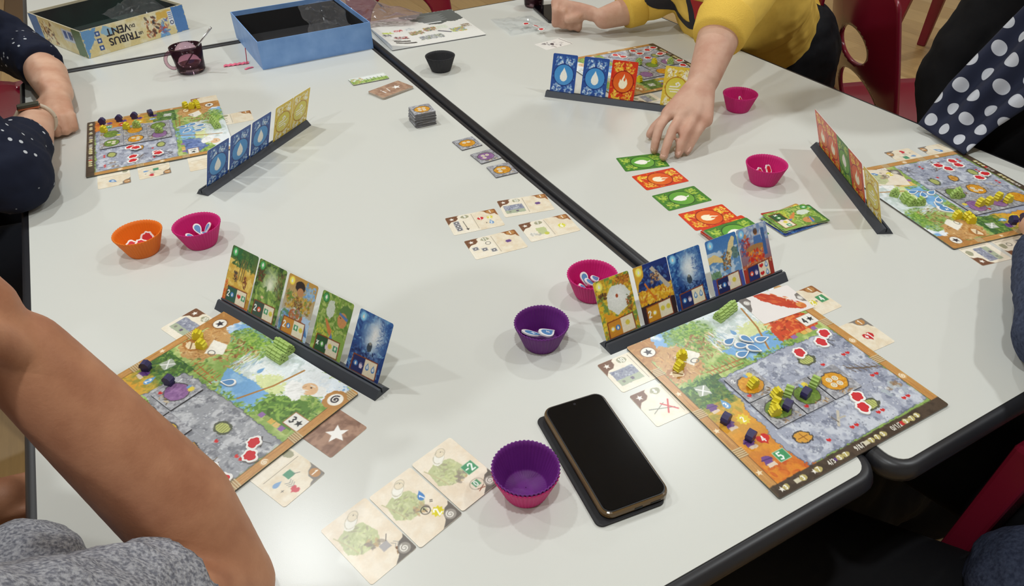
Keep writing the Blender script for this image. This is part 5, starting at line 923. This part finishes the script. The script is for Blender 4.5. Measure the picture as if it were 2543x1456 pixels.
# ------------------------------------------------------------------ people
def capsule(p0, r0, p1, r1, flat0=False, flat1=False, wide=None, n=20):
    p0, p1 = Vector(p0), Vector(p1); ax = p1 - p0; L = ax.length; t = ax.normalized() if L > 1e-6 else Vector((0, 0, 1))
    if wide: u = Vector(wide[0]); u = (u - t * u.dot(t)).normalized()
    else: u = t.orthogonal().normalized()
    w = t.cross(u); k = wide[1] if wide else 1.0; k2 = wide[2] if wide and len(wide) > 2 else 1.0
    prof = []
    if flat0: prof += [(0, 1e-4), (0, r0)]
    else: prof += [(-r0 * math.cos(a), max(r0 * math.sin(a), 1e-4)) for a in np.linspace(0, math.pi / 2, 7)]
    if flat1: prof += [(L, r1), (L, 1e-4)]
    else: prof += [(L + r1 * math.sin(a), max(r1 * math.cos(a), 1e-4)) for a in np.linspace(0, math.pi / 2, 7)]
    V, F = [], []
    for s, r in prof:
        for i in range(n):
            a = 2 * math.pi * i / n; V.append(tuple(p0 + t * s + u * (r * k * math.cos(a)) + w * (r * k2 * math.sin(a))))
    for j in range(len(prof) - 1):
        for i in range(n): F.append((j * n + i, j * n + (i + 1) % n, (j + 1) * n + (i + 1) % n, (j + 1) * n + i))
    F += [tuple(range(n - 1, -1, -1)), tuple(range((len(prof) - 1) * n, len(prof) * n))]
    return V, F
def organic(name, segs, voxel, m, parent, smooth=6, wr=0, wscale=.06, seed=0):
    """one continuous surface grown over tapered limbs (dz measured from the table top)"""
    Z = lambda p: (p[0], p[1], p[2] + TZ)
    g = merge(*[capsule(Z(s[0]), s[1], Z(s[2]), s[3], **(s[4] if len(s) > 4 else {})) for s in segs])
    o = link('tmp', mesh('tmp', *g)); r = o.modifiers.new('r', 'REMESH'); r.mode = 'VOXEL'; r.voxel_size = voxel; r.use_smooth_shade = True
    s = o.modifiers.new('s', 'SMOOTH'); s.factor = .5; s.iterations = smooth
    if wr:
        tx = bpy.data.textures.new('folds', 'CLOUDS'); tx.noise_scale = wscale; tx.noise_depth = 2
        d = o.modifiers.new('d', 'DISPLACE'); d.texture = tx; d.strength = wr; d.mid_level = .5; d.texture_coords = 'GLOBAL'
    dg = bpy.context.evaluated_depsgraph_get(); me = bpy.data.meshes.new_from_object(o.evaluated_get(dg)); old = o.data; bpy.data.objects.remove(o); bpy.data.meshes.remove(old)
    me.materials.clear(); me.polygons.foreach_set('use_smooth', [True] * len(me.polygons)); me.name = name
    return link(name, me, m, parent)
def skin(name, c, c2): return mat(name, c, .5, .35, noise=.35, nscale=26, c2=c2, bump=.12, bscale=420)
def finger(j, r0=.0105, r1=.0086):
    r = np.linspace(r0, r1, len(j)); return [(j[i], r[i], j[i + 1], r[i + 1]) for i in range(len(j) - 1)]
def head(c, face, up=(0, 0, 1)):
    c = Vector(c); f = Vector(face).normalized(); u = (Vector(up) - f * f.dot(Vector(up))).normalized(); s = u.cross(f)
    P = lambda a, b, d: tuple(c + s * a + f * b + u * d)
    segs = [(P(0, -.015, .035), .078, P(0, .01, .03), .076), (P(0, .03, -.02), .062, P(0, .035, -.075), .042), (P(0, .075, .015), .010, P(0, .092, -.018), .013), (P(0, -.03, -.05), .05, P(0, -.05, -.15), .052),
            (P(.074, -.005, .01), .012, P(.076, -.008, -.025), .010), (P(-.074, -.005, .01), .012, P(-.076, -.008, -.025), .010), (P(-.025, .066, -.05), .010, P(.025, .066, -.05), .010), (P(-.03, .06, .03), .012, P(.03, .06, .03), .012)]
    hair = [(P(0, -.025, .05), .084, P(0, -.005, .055), .082), (P(0, -.045, .0), .075, P(0, -.05, -.03), .06)]
    return segs, hair, P
M_eye = mat('eye_white', (236, 234, 230), .3); M_iris = mat('iris_dark', (40, 28, 22), .2); M_lip = mat('lip', (176, 96, 88), .5)
def face_parts(P, body, hair, mh):
    Z = lambda p: (p[0], p[1], p[2] + TZ)
    for sgn in (-1, 1):
        e = part('eye', capsule(Z(P(sgn * .031, .062, .008)), .011, Z(P(sgn * .0311, .063, .008)), .011), M_eye, body, True); part('iris', capsule(Z(P(sgn * .031, .0705, .008)), .0045, Z(P(sgn * .031, .071, .008)), .0045), M_iris, e, True)
    part('mouth', capsule(Z(P(-.02, .076, -.05)), .004, Z(P(.02, .076, -.05)), .004), M_lip, body, True)
    organic('hair', hair, .008, mh, body, 3, .01, .02)
def person(label, x, y): return thing('person', label, 'person', (0, 0, 0), 0)
# ---- yellow sweatshirt
M_sk1 = skin('skin_fair', (212, 172, 150), (196, 148, 126)); M_hairb = mat('hair_brown', (70, 48, 34), .6, bump=.5, bscale=120)
Yp = person('person in yellow sweatshirt reaching a hand over the green card', 1.6, 1.45)
hs, hh, PH = head((1.10, 1.43, .66), (-1, -.25, -.45))
W = (.985, 1.028, .095); kn = [(.888, 1.008, .056), (.902, .985, .060), (.921, .970, .058), (.940, .958, .050)]
R0 = Vector((.876, -.482, 0)); segs = [((1.42, 1.22, .42), .05, (1.24, 1.19, .235), .046), ((1.24, 1.19, .235), .045, (1.08, 1.10, .15), .040), ((1.08, 1.10, .15), .040, W, .0285, dict(wide=((-.48, .87, 0), 1.1)))]
segs += [(W, .025, k, .0145) for k in kn] + [((.955, 1.015, .08), .025, (.920, .988, .062), .021)]
segs += finger([kn[0], (.855, .991, .043), (.839, .978, .022), (.833, .972, .009)]) + finger([kn[1], (.864, .963, .047), (.841, .948, .025), (.830, .940, .009)]) + finger([kn[2], (.888, .949, .044), (.868, .939, .024), (.861, .935, .0095)], .0102, .0084) + finger([kn[3], (.909, .945, .035), (.891, .938, .019), (.883, .935, .009)], .0095, .0078)
segs += finger([(.955, 1.03, .075), (.910, 1.026, .045), (.880, 1.032, .022), (.864, 1.027, .011)], .0135, .0088)
# fist resting on the table
wr = Vector((1.150, 1.600, .045)); segs += [((1.365, 1.565, .10), .045, (1.225, 1.588, .057), .038), ((1.225, 1.588, .057), .038, tuple(wr), .029), ((1.43, 1.62, .42), .05, (1.365, 1.565, .10), .046)]
b0 = Vector((1.062, 1.706, 0)); fwd = Vector((-.47, -.88, 0))
for i in range(4):
    K = b0 + R0 * (.0205 * i) + Vector((0, 0, .072 - .004 * i)); Q = K + fwd * .030 + Vector((0, 0, -.012)); T_ = K + fwd * .026 + Vector((0, 0, -.048)); E_ = K + fwd * (-.002) + Vector((0, 0, -.05))
    segs += [(tuple(wr + Vector((-.02, .03, .006))), .020, tuple(K), .013)] + finger([tuple(K), tuple(Q), tuple(T_), tuple(E_)], .0122, .0105)
segs += finger([tuple(wr + Vector((0, -.005, .01))), tuple(b0 + R0 * .075 + fwd * .03 + Vector((0, 0, .05))), tuple(b0 + R0 * .055 + fwd * .045 + Vector((0, 0, .045))), tuple(b0 + R0 * .03 + fwd * .046 + Vector((0, 0, .04)))], .014, .010)
segs += hs + [((1.72, 1.52, -.15), .13, (1.42, 1.42, .25), .12, dict(wide=((0, 1, 0), 1.2))), ((1.42, 1.42, .25), .12, (1.34, 1.42, .40), .10, dict(wide=((0, 1, 0), 1.5))), ((1.30, 1.42, .42), .06, (1.15, 1.43, .58), .052), ((1.40, 1.28, .40), .07, (1.40, 1.56, .40), .07)]
yb = organic('body', segs, .0045, M_sk1, Yp, 5); face_parts(PH, yb, hh, M_hairb)
M_nail = mat('fingernail', (232, 188, 170), .3)
for tip, prev in (((.833, .972, .009), (.839, .978, .022)), ((.830, .940, .009), (.841, .948, .025)), ((.861, .935, .0095), (.868, .939, .024)), ((.883, .935, .009), (.891, .938, .019))):
    a, b = Vector(tip) + Vector((0, 0, TZ)), Vector(prev) + Vector((0, 0, TZ)); d = (a - b).normalized(); nn = (Vector((-.85, -.53, .6)) - d * d.dot(Vector((-.85, -.53, .6)))).normalized(); c0 = a - d * .002 + nn * .0052
    part('fingernail', capsule(tuple(c0), .0048, tuple(c0 - d * .006), .0048, wide=(tuple(nn), .45)), M_nail, yb, True)
M_yel = print_mat('yellow_sweatshirt', .85, .15)
sh = organic('sweatshirt', [((1.66, 1.52, -.06), .150, (1.46, 1.44, .10), .158, dict(wide=((0, 1, 0), 1.12), flat0=True)), ((1.46, 1.44, .10), .162, (1.36, 1.42, .30), .150, dict(wide=((0, 1, 0), 1.2))), ((1.36, 1.42, .30), .14, (1.32, 1.42, .42), .11, dict(wide=((0, 1, 0), 1.4))),
    ((1.42, 1.24, .40), .085, (1.25, 1.19, .245), .072), ((1.25, 1.19, .245), .072, (1.09, 1.108, .158), .056, dict(flat1=True)), ((1.42, 1.60, .40), .085, (1.37, 1.565, .11), .064), ((1.37, 1.565, .11), .062, (1.212, 1.590, .060), .050, dict(flat1=True))], .0055, None, Yp, 4, .014, .075)
me = sh.data; n = len(me.vertices); co = np.zeros(n * 3, np.float32); me.vertices.foreach_get('co', co); co = co.reshape(-1, 3); no = np.zeros(n * 3, np.float32); me.vertex_normals.foreach_get('vector', no); no = no.reshape(-1, 3)
col = np.tile(lin((240, 202, 96)), (n, 1)); rs2 = np.random.RandomState(3); col *= (1 + .05 * (rs2.rand(n, 1) - .5))
y_, z_ = co[:, 1] - 1.455, co[:, 2] - TZ - .115; rr = np.hypot(y_, z_); front = (co[:, 0] < 1.42) & (no[:, 0] < .25) & (np.abs(y_) < .17) & (co[:, 2] > TZ + .0)
torso = front & (co[:, 0] > 1.24) & (co[:, 1] > 1.33)
at = me.attributes.new('Col', 'FLOAT_COLOR', 'POINT'); at.data.foreach_set('color', np.concatenate([col, np.ones((n, 1))], 1).astype(np.float32).ravel()); me.materials.append(M_yel)
from mathutils.bvhtree import BVHTree
bvh = BVHTree.FromPolygons([tuple(v.co) for v in me.vertices], [tuple(p.vertices) for p in me.polygons])
def chest_print(name, grid, m):
    n1, n2 = len(grid), len(grid[0]); V, F = [], []
    for row in grid:
        for y, z in row:
            hit = bvh.ray_cast(Vector((1.0, y, TZ + z)), Vector((1, 0, 0))); V.append(tuple(hit[0] + hit[1] * .0016) if hit[0] else (1.3, y, TZ + z))
    for i in range(n1 - 1):
        for j in range(n2 - 1): q = i * n2 + j; F.append((q, q + 1, q + n2 + 1, q + n2))
    return part(name, (V, F), m, sh, True)
M_ink = mat('print_black', (36, 36, 46), .8); M_inkr = mat('print_red', (180, 40, 42), .8); YC, ZC = 1.452, .125
pol = lambda r, a: (YC - r * math.cos(a), ZC + r * math.sin(a))
chest_print('chest_print', [[pol(r, a) for r in np.linspace(.074, .094, 5)] for a in np.linspace(R(175), R(348), 50)], M_ink)
chest_print('chest_print', [[(YC - x, ZC + z) for x in np.linspace(.016, .034, 5)] for z in np.linspace(-.074, .05, 30)], M_ink)
chest_print('chest_print', [[(YC - .034 - t * max(0, math.sqrt(max(.074 ** 2 - z * z, 0)) - .034), ZC + z) for t in np.linspace(0, 1, 8)] for z in np.linspace(-.060, -.008, 16)], M_inkr)
M_rib = mat('yellow_rib', (236, 196, 88), .9, .1, bump=.6, bscale=500)
Zt = lambda p: (p[0], p[1], p[2] + TZ)
def cuff(p0, p1, r0, r1, parent, m): return part('cuff', tube([Zt(tuple(Vector(p0).lerp(Vector(p1), k))) for k in (0, .15, .5, .85, 1)], [r0 * .93, r0, (r0 + r1) / 2, r1, r1 * .93], 32), m, parent, True)
cuff((1.118, 1.124, .175), (1.070, 1.094, .144), .060, .0545, sh, M_rib); cuff((1.252, 1.584, .070), (1.203, 1.591, .058), .054, .050, sh, M_rib)
M_jean = mat('black_jeans', (24, 25, 30), .8, .2, bump=.3, bscale=60)
organic('trousers', [((1.75, 1.50, -.24), .145, (1.71, 1.50, -.10), .162, dict(wide=((0, 1, 0), 1.15))), ((1.74, 1.43, -.24), .10, (1.46, 1.38, -.24), .078), ((1.74, 1.61, -.24), .10, (1.46, 1.64, -.24), .078), ((1.46, 1.38, -.24), .074, (1.50, 1.38, -.70), .055), ((1.46, 1.64, -.24), .074, (1.50, 1.64, -.70), .055)], .008, M_jean, Yp, 4, .02, .07)
part('hem_band', lathe([(.158, -.022, 0), (.166, -.018, 0), (.168, 0, 0), (.166, .020, 0), (.156, .026, 0)], 40), M_rib, sh, True)
hb = sh.children[-1]; axv = (Vector((1.46, 1.44, .10)) - Vector((1.66, 1.52, -.06))).normalized(); hb.matrix_world = Matrix.Translation(Vector((1.655, 1.518, TZ - .055))) @ axv.to_track_quat('Z', 'Y').to_matrix().to_4x4() @ Matrix.Diagonal((1.0, 1.0, 1.0, 1.0))
# ---- navy shirt, folded arms
M_sk2 = skin('skin_light', (218, 176, 150), (200, 150, 124)); M_hairg = mat('hair_dark', (48, 38, 32), .6, bump=.5, bscale=120)
def dots_mat(name, base, dot, scale, thr, rnd=1.0, rough=.85):
    m = bpy.data.materials.new(name); nt, b = nodes(m); L = nt.links.new; tc = nt.nodes.new('ShaderNodeTexCoord'); v = nt.nodes.new('ShaderNodeTexVoronoi'); v.inputs['Scale'].default_value = scale; v.inputs['Randomness'].default_value = rnd
    L(tc.outputs['Object'], v.inputs['Vector']); r = nt.nodes.new('ShaderNodeValToRGB'); r.color_ramp.elements[0].position = thr; r.color_ramp.elements[1].position = thr + .03
    r.color_ramp.elements[0].color = tuple(lin(dot)) + (1,); r.color_ramp.elements[1].color = tuple(lin(base)) + (1,); L(v.outputs['Distance'], r.inputs[0]); L(r.outputs[0], b.inputs['Base Color']); b.inputs['Roughness'].default_value = rough; b.inputs['Specular IOR Level'].default_value = .2
    return m
M_navy = dots_mat('navy_dotted', (27, 32, 50), (196, 200, 206), 46, .135, 1.0)
Np = person('person in navy dotted shirt with folded arms and a watch', -.5, 1.76)
hs, hh, PH = head((-.40, 1.76, .62), (1, -.1, -.4))
LW = (-.150, 1.795, .042); RW = (-.186, 1.645, .055)
kn = [(-.190, 1.708, .036), (-.172, 1.698, .040), (-.154, 1.696, .039), (-.137, 1.703, .034)]
segs = [((-.43, 1.97, .33), .05, (-.22, 2.13, .06), .045), ((-.22, 2.13, .06), .044, (-.165, 1.93, .048), .040), ((-.165, 1.93, .048), .040, LW, .030, dict(wide=((1, 0, 0), 1.1)))] + [(LW, .024, k, .014) for k in kn] + [((-.155, 1.76, .036), .022, (-.155, 1.72, .034), .02)]
for k, e in zip(kn, ((-.182, 1.660, .012), (-.166, 1.650, .012), (-.149, 1.650, .012), (-.134, 1.662, .012))): segs += finger([k, tuple((Vector(k) + Vector(e)) / 2 + Vector((.004, -.006, .010))), e], .0112, .0098)
segs += finger([(-.178, 1.775, .035), (-.212, 1.745, .028), (-.228, 1.712, .022)], .013, .009)
segs += [((-.43, 1.55, .33), .05, (-.235, 1.365, .05), .044), ((-.235, 1.365, .05), .042, (-.200, 1.535, .052), .034), ((-.200, 1.535, .052), .034, RW, .0270, dict(wide=((1, 0, 0), 1.12)))]
for i in range(4): segs += [(RW, .020, (-.228 + .017 * i, 1.722, .030), .012)] + finger([(-.228 + .017 * i, 1.722, .030), (-.232 + .018 * i, 1.765, .020), (-.232 + .017 * i, 1.79, .013)], .0095, .0078)
segs += hs + [((-.62, 1.76, -.2), .13, (-.47, 1.76, .28), .12, dict(wide=((0, 1, 0), 1.25))), ((-.46, 1.58, .36), .06, (-.46, 1.94, .36), .06), ((-.46, 1.76, .38), .06, (-.42, 1.76, .53), .052)]
nb = organic('body', segs, .0045, M_sk2, Np, 5); face_parts(PH, nb, hh, M_hairg)
organic('shirt', [((-.64, 1.76, -.22), .165, (-.47, 1.76, .25), .155, dict(wide=((0, 1, 0), 1.25), flat0=True)), ((-.47, 1.58, .33), .095, (-.47, 1.94, .33), .095), ((-.45, 1.97, .33), .09, (-.235, 2.13, .065), .068), ((-.235, 2.13, .065), .066, (-.168, 1.955, .055), .052, dict(flat1=True)),
    ((-.45, 1.55, .33), .09, (-.234, 1.378, .064), .070), ((-.234, 1.378, .064), .070, (-.206, 1.535, .058), .042, dict(flat1=True)), ((-.40, 1.76, .1), .13, (-.36, 1.76, .16), .12, dict(wide=((0, 1, 0), 1.3)))], .0065, M_navy, Np, 4, .02, .06)
wt = part('watch_strap', tube([Zt((-.188 + .033 * math.cos(a), 1.622 + .004 * math.sin(a), .0555 + .030 * math.sin(a))) for a in np.linspace(0, 2 * math.pi, 25)], .0042, 8, False), mat('strap_beige', (206, 190, 168), .5), nb, True)
wt.scale = (1, 1, 1)
part('watch_face', prism(ccw(rrect(.038, .017, .004)), 0, .006), mat('watch_screen', (52, 56, 48), .12, .6), wt, bevel=.0012).location = Zt((-.190, 1.621, .085))
part('watch_frame', prism(ccw(rrect(.040, .019, .004)), 0, .004), mat('rose_metal', (176, 120, 96), .25, metal=1), wt, bevel=.001).location = Zt((-.190, 1.621, .0825))
M_dark = mat('dark_trousers', (22, 24, 32), .85, .2, bump=.3, bscale=60)
organic('trousers', [((-.64, 1.76, -.25), .15, (-.60, 1.76, -.2), .16, dict(wide=((0, 1, 0), 1.2))), ((-.62, 1.66, -.25), .10, (-.30, 1.60, -.23), .085), ((-.62, 1.86, -.25), .10, (-.30, 1.92, -.23), .085), ((-.30, 1.60, -.23), .08, (-.34, 1.58, -.70), .06), ((-.30, 1.92, -.23), .08, (-.34, 1.94, -.70), .06)], .009, M_dark, Np, 4)
# ---- grey T-shirt, tanned forearm
M_sk3 = skin('skin_tanned', (196, 140, 106), (172, 116, 86)); M_tee = mat('heather_grey', (172, 172, 177), .95, .1, noise=.5, nscale=330, c2=(112, 113, 122), bump=.8, bscale=300)
Fp = person('person in heather grey T-shirt propping a tanned forearm on the table', -.4, .5)
hs, hh, PH = head((-.235, .515, .56), (1, .3, -.4))
EL = (-.058, .430, .044); WR = (-.130, .509, .29); kn = [(-.150, .500, .372), (-.160, .520, .375), (-.167, .540, .370), (-.170, .556, .36)]
segs = [((-.24, .25, .30), .050, EL, .036), (EL, .037, (-.076, .462, .13), .0455), ((-.076, .462, .13), .0455, (-.108, .490, .225), .038), ((-.108, .490, .225), .038, WR, .032)] + [(WR, .027, k, .015) for k in kn] + [((-.14, .515, .33), .026, (-.15, .52, .36), .024)]
for k in kn: segs += finger([k, tuple(Vector(k) + Vector((-.018, .0, .030))), tuple(Vector(k) + Vector((-.040, -.006, .030)))], .0105, .009)
segs += finger([(-.128, .488, .31), (-.142, .462, .36), (-.158, .455, .40)], .014, .010)
segs += [((-.42, .68, .28), .055, (-.46, .78, -.02), .045), ((-.46, .78, -.02), .045, (-.36, .80, -.10), .035), ((-.36, .80, -.10), .030, (-.30, .80, -.115), .028, dict(wide=((0, 1, 0), 1.3)))]
for i in range(4): segs += finger([(-.30, .772 + .019 * i, -.112), (-.262, .770 + .020 * i, -.118), (-.240, .771 + .019 * i, -.132)], .0105, .0085)
segs += hs + [((-.62, .48, -.22), .13, (-.36, .48, .1), .13, dict(wide=((0, 1, 0), 1.2))), ((-.36, .48, .1), .12, (-.31, .47, .32), .10, dict(wide=((0, 1, 0), 1.4))), ((-.30, .48, .34), .058, (-.25, .50, .46), .052)]
fb = organic('body', segs, .0045, M_sk3, Fp, 6); face_parts(PH, fb, hh, M_hairg)
organic('t_shirt', [((-.66, .48, -.25), .165, (-.40, .50, -.04), .155, dict(wide=((0, 1, 0), 1.1), flat0=True)), ((-.40, .50, -.04), .155, (-.34, .45, .30), .130, dict(wide=((0, 1, 0), 1.25))), ((-.30, .30, .34), .09, (-.24, .25, .30), .080), ((-.24, .25, .30), .078, (-.106, .382, .114), .054, dict(flat1=True)), ((-.30, .36, .20), .09, (-.17, .40, .075), .062), ((-.33, .62, .32), .10, (-.43, .72, .14), .075, dict(flat1=True)), ((-.31, .44, .02), .10, (-.225, .530, .032), .060)], .006, M_tee, Fp, 4, .022, .05)
organic('trousers', [((-.66, .48, -.27), .15, (-.62, .48, -.22), .16, dict(wide=((0, 1, 0), 1.2))), ((-.64, .40, -.27), .10, (-.34, .38, -.24), .085), ((-.64, .60, -.27), .10, (-.31, .84, -.225), .085), ((-.34, .38, -.24), .08, (-.36, .36, -.70), .06), ((-.31, .84, -.225), .08, (-.34, .86, -.70), .06)], .009, M_dark, Fp, 4)
# ---- black jacket and polka dot scarf
M_blk = mat('black_jacket', (17, 17, 20), .85, .2, bump=.3, bscale=50)
Sp = person('person in black jacket with hanging navy polka dot scarf', 1.6, .68)
hs, hh, PH = head((1.52, .66, .62), (-1, 0, -.4))
sb = organic('body', hs + [((1.66, .66, -.1), .12, (1.60, .66, .28), .11, dict(wide=((0, 1, 0), 1.2))), ((1.60, .66, .34), .058, (1.55, .66, .50), .05), ((1.66, .82, .33), .05, (1.54, .875, .05), .045), ((1.54, .875, .05), .042, (1.47, .76, -.12), .03), ((1.46, .76, -.12), .03, (1.44, .70, -.14), .025)], .007, M_sk2, Sp, 4); face_parts(PH, sb, hh, M_hairb)
organic('jacket', [((1.78, .62, -.25), .16, (1.68, .62, .22), .15, dict(wide=((0, 1, 0), 1.15), flat0=True)), ((1.66, .48, .32), .09, (1.66, .78, .32), .09), ((1.66, .82, .33), .085, (1.54, .875, .05), .065), ((1.54, .875, .05), .065, (1.49, .80, -.08), .052, dict(flat1=True)), ((1.65, .46, .33), .09, (1.52, .40, .05), .07), ((1.52, .40, .05), .07, (1.46, .50, .03), .052, dict(flat1=True)), ((1.52, .57, -.05), .085, (1.55, .60, .14), .10), ((1.50, .72, -.12), .085, (1.53, .70, .12), .10)], .009, M_blk, Sp, 4, .02, .07)
organic('trousers', [((1.74, .66, -.26), .15, (1.70, .66, -.22), .16, dict(wide=((0, 1, 0), 1.2))), ((1.72, .57, -.26), .10, (1.45, .55, -.24), .085), ((1.72, .75, -.26), .10, (1.45, .77, -.24), .085), ((1.45, .55, -.24), .08, (1.48, .55, -.70), .06), ((1.45, .77, -.24), .08, (1.48, .77, -.70), .06)], .01, M_dark, Sp, 4)
def uvdots(name, base, dot):
    m = bpy.data.materials.new(name); nt, b = nodes(m); L = nt.links.new; N = nt.nodes.new
    uv = N('ShaderNodeUVMap'); sx = N('ShaderNodeSeparateXYZ'); L(uv.outputs[0], sx.inputs[0])
    def M_(op, a, b_=None, v=None):
        q = N('ShaderNodeMath'); q.operation = op
        for i, t in enumerate((a, b_)):
            if t is None: continue
            if isinstance(t, (int, float)): q.inputs[i].default_value = t
            else: L(t, q.inputs[i])
        return q.outputs[0]
    row = M_('FLOOR', sx.outputs[1]); off = M_('MULTIPLY', M_('MODULO', row, 2.0), .5); fx = M_('SUBTRACT', M_('FRACT', M_('ADD', sx.outputs[0], off)), .5); fy = M_('SUBTRACT', M_('FRACT', sx.outputs[1]), .5)
    d = M_('SQRT', M_('ADD', M_('MULTIPLY', fx, fx), M_('MULTIPLY', fy, fy))); lt = M_('LESS_THAN', d, .30)
    mx = N('ShaderNodeMix'); mx.data_type = 'RGBA'; mx.inputs['A'].default_value = tuple(lin(base)) + (1,); mx.inputs['B'].default_value = tuple(lin(dot)) + (1,); L(lt, mx.inputs['Factor']); L(mx.outputs['Result'], b.inputs['Base Color']); b.inputs['Roughness'].default_value = .9
    return m
nu, nv = 40, 60; V, F, UV = [], [], []
Ls = [Vector(p) for p in ((1.348, .790, .012), (1.40, .785, .085), (1.455, .765, .165), (1.475, .735, .24), (1.49, .71, .34))]; Rs_ = [Vector(p) for p in ((1.322, .668, .004), (1.375, .655, .055), (1.41, .62, .12), (1.44, .60, .22), (1.46, .59, .34))]
def along(P, t): t *= len(P) - 1; i = min(int(t), len(P) - 2); return P[i].lerp(P[i + 1], t - i)
for j in range(nv + 1):
    for i in range(nu + 1):
        u, v = i / nu, j / nv; p = along(Ls, v).lerp(along(Rs_, v), u); f = .010 * math.sin(u * 15 + v * 2) * min(1, v * 3 + .25) + .022 * math.sin(u * math.pi) * v
        V.append((p.x - f, p.y, p.z + TZ + f * .6)); UV.append((u * 3.4, v * 9.0))
for j in range(nv):
    for i in range(nu): a = j * (nu + 1) + i; F.append((a, a + 1, a + nu + 2, a + nu + 1))
me = mesh('scarf', V, F, True); ul = me.uv_layers.new(name='UVMap'); ul.data.foreach_set('uv', [q for l in me.loops for q in UV[l.vertex_index]])
sf = link('scarf', me, uvdots('polka_dots', (28, 34, 58), (198, 202, 212)), Sp); m = sf.modifiers.new('s', 'SOLIDIFY'); m.thickness = .0025; m.offset = 0
# ---- blue-grey jumper at the right edge
M_den = mat('bluegrey_knit', (74, 82, 104), .95, .1, noise=.4, nscale=200, c2=(52, 58, 78), bump=.5, bscale=240)
Gp = person('person in blue-grey jumper at the lower right picture edge', 1.0, .05)
hs, hh, PH = head((1.08, .08, .62), (0, 1, -.4))
gb = organic('body', hs + [((1.05, -.12, -.1), .12, (1.08, .0, .28), .11, dict(wide=((1, 0, 0), 1.2))), ((1.08, .02, .34), .058, (1.08, .06, .50), .05), ((.96, .0, .33), .05, (.900, .262, .056), .043), ((.900, .262, .056), .042, (1.06, .38, .05), .03), ((1.06, .38, .05), .028, (1.13, .42, .04), .025)] + [s for i in range(4) for s in finger([(1.12, .44 - .018 * i, .035), (1.16, .455 - .018 * i, .03), (1.185, .46 - .018 * i, .014)])], .006, M_sk2, Gp, 4); face_parts(PH, gb, hh, M_hairg)
organic('jumper', [((1.0, -.10, -.27), .17, (1.07, .0, .24), .155, dict(wide=((1, 0, 0), 1.15))), ((.97, .0, .33), .09, (1.23, .0, .33), .09), ((.96, .0, .33), .085, (.900, .262, .056), .056), ((.900, .262, .056), .055, (1.05, .37, .055), .043, dict(flat1=True)), ((.90, .04, -.26), .11, (.815, .115, -.24), .085)], .007, M_den, Gp, 4, .015, .05)
organic('trousers', [((1.0, -.12, -.30), .14, (1.02, -.10, -.28), .15, dict(wide=((1, 0, 0), 1.2))), ((.92, -.04, -.36), .10, (.62, .40, -.36), .10), ((1.04, .0, -.27), .10, (.93, .52, -.26), .095), ((.62, .40, -.36), .095, (.60, .60, -.70), .06), ((.93, .52, -.26), .09, (.90, .58, -.70), .06)], .010, M_blk, Gp, 4)
# ------------------------------------------------------------------ chairs
chair('burgundy plastic chair turned away beside the yellow sweatshirt person', 2.126, 1.244, R(-115))
chair('burgundy plastic chair on the floor behind the polka dot scarf person', 3.68, 2.12, R(100))
chair('burgundy plastic chair beyond the far end of the right table, behind the booklet', 1.03, 2.62, R(178))
chair('burgundy plastic chair beyond the back end, left of another one', .45, 4.3, R(150))
chair('burgundy plastic chair at the top left beside the rear table', -.50, 2.78, R(-80))
chair('burgundy plastic armchair of the person in the blue-grey jumper', 1.08, .02, R(0), True)
chair('burgundy plastic chair of the person in the navy shirt', -.66, 1.76, R(-90)); chair('burgundy plastic chair of the person with the tanned forearm', -.68, .48, R(-90)); chair('burgundy plastic chair of the yellow sweatshirt person', 1.47, 1.60, R(90)); chair('burgundy plastic chair of the person with the polka dot scarf', 1.74, .62, R(90))

# ------------------------------------------------------------------ guessed black bag, sized to darken the space under the tables
BG = thing('guessed_bag', 'guessed black bag with curved handles, filling the dark under the tables at lower right', 'bag', (0, 0, 0))
organic('bag_body', [((.62, .46, -.66), .075, (1.14, .47, -.66), .075), ((.60, .46, -.42), .09, (1.12, .48, -.44), .09), ((.60, .46, -.66), .075, (.60, .46, -.40), .09), ((1.14, .47, -.66), .075, (1.13, .48, -.42), .09), ((1.16, .42, -.62), .09, (1.22, .36, -.58), .08), ((.66, .46, -.5), .11, (1.08, .47, -.52), .11)], .010, M_blk, BG, 4, .02, .08)
M_str = mat('bag_strap', (40, 41, 46), .5)
for dx in (0, .07): part('handle', tube([Zt((.92 + dx + .10 * math.cos(a), .45 + .02 * math.cos(a) + dx * .5, -.36 + .15 * math.sin(a))) for a in np.linspace(0, math.pi, 16)], .009, 8), M_str, BG, True)
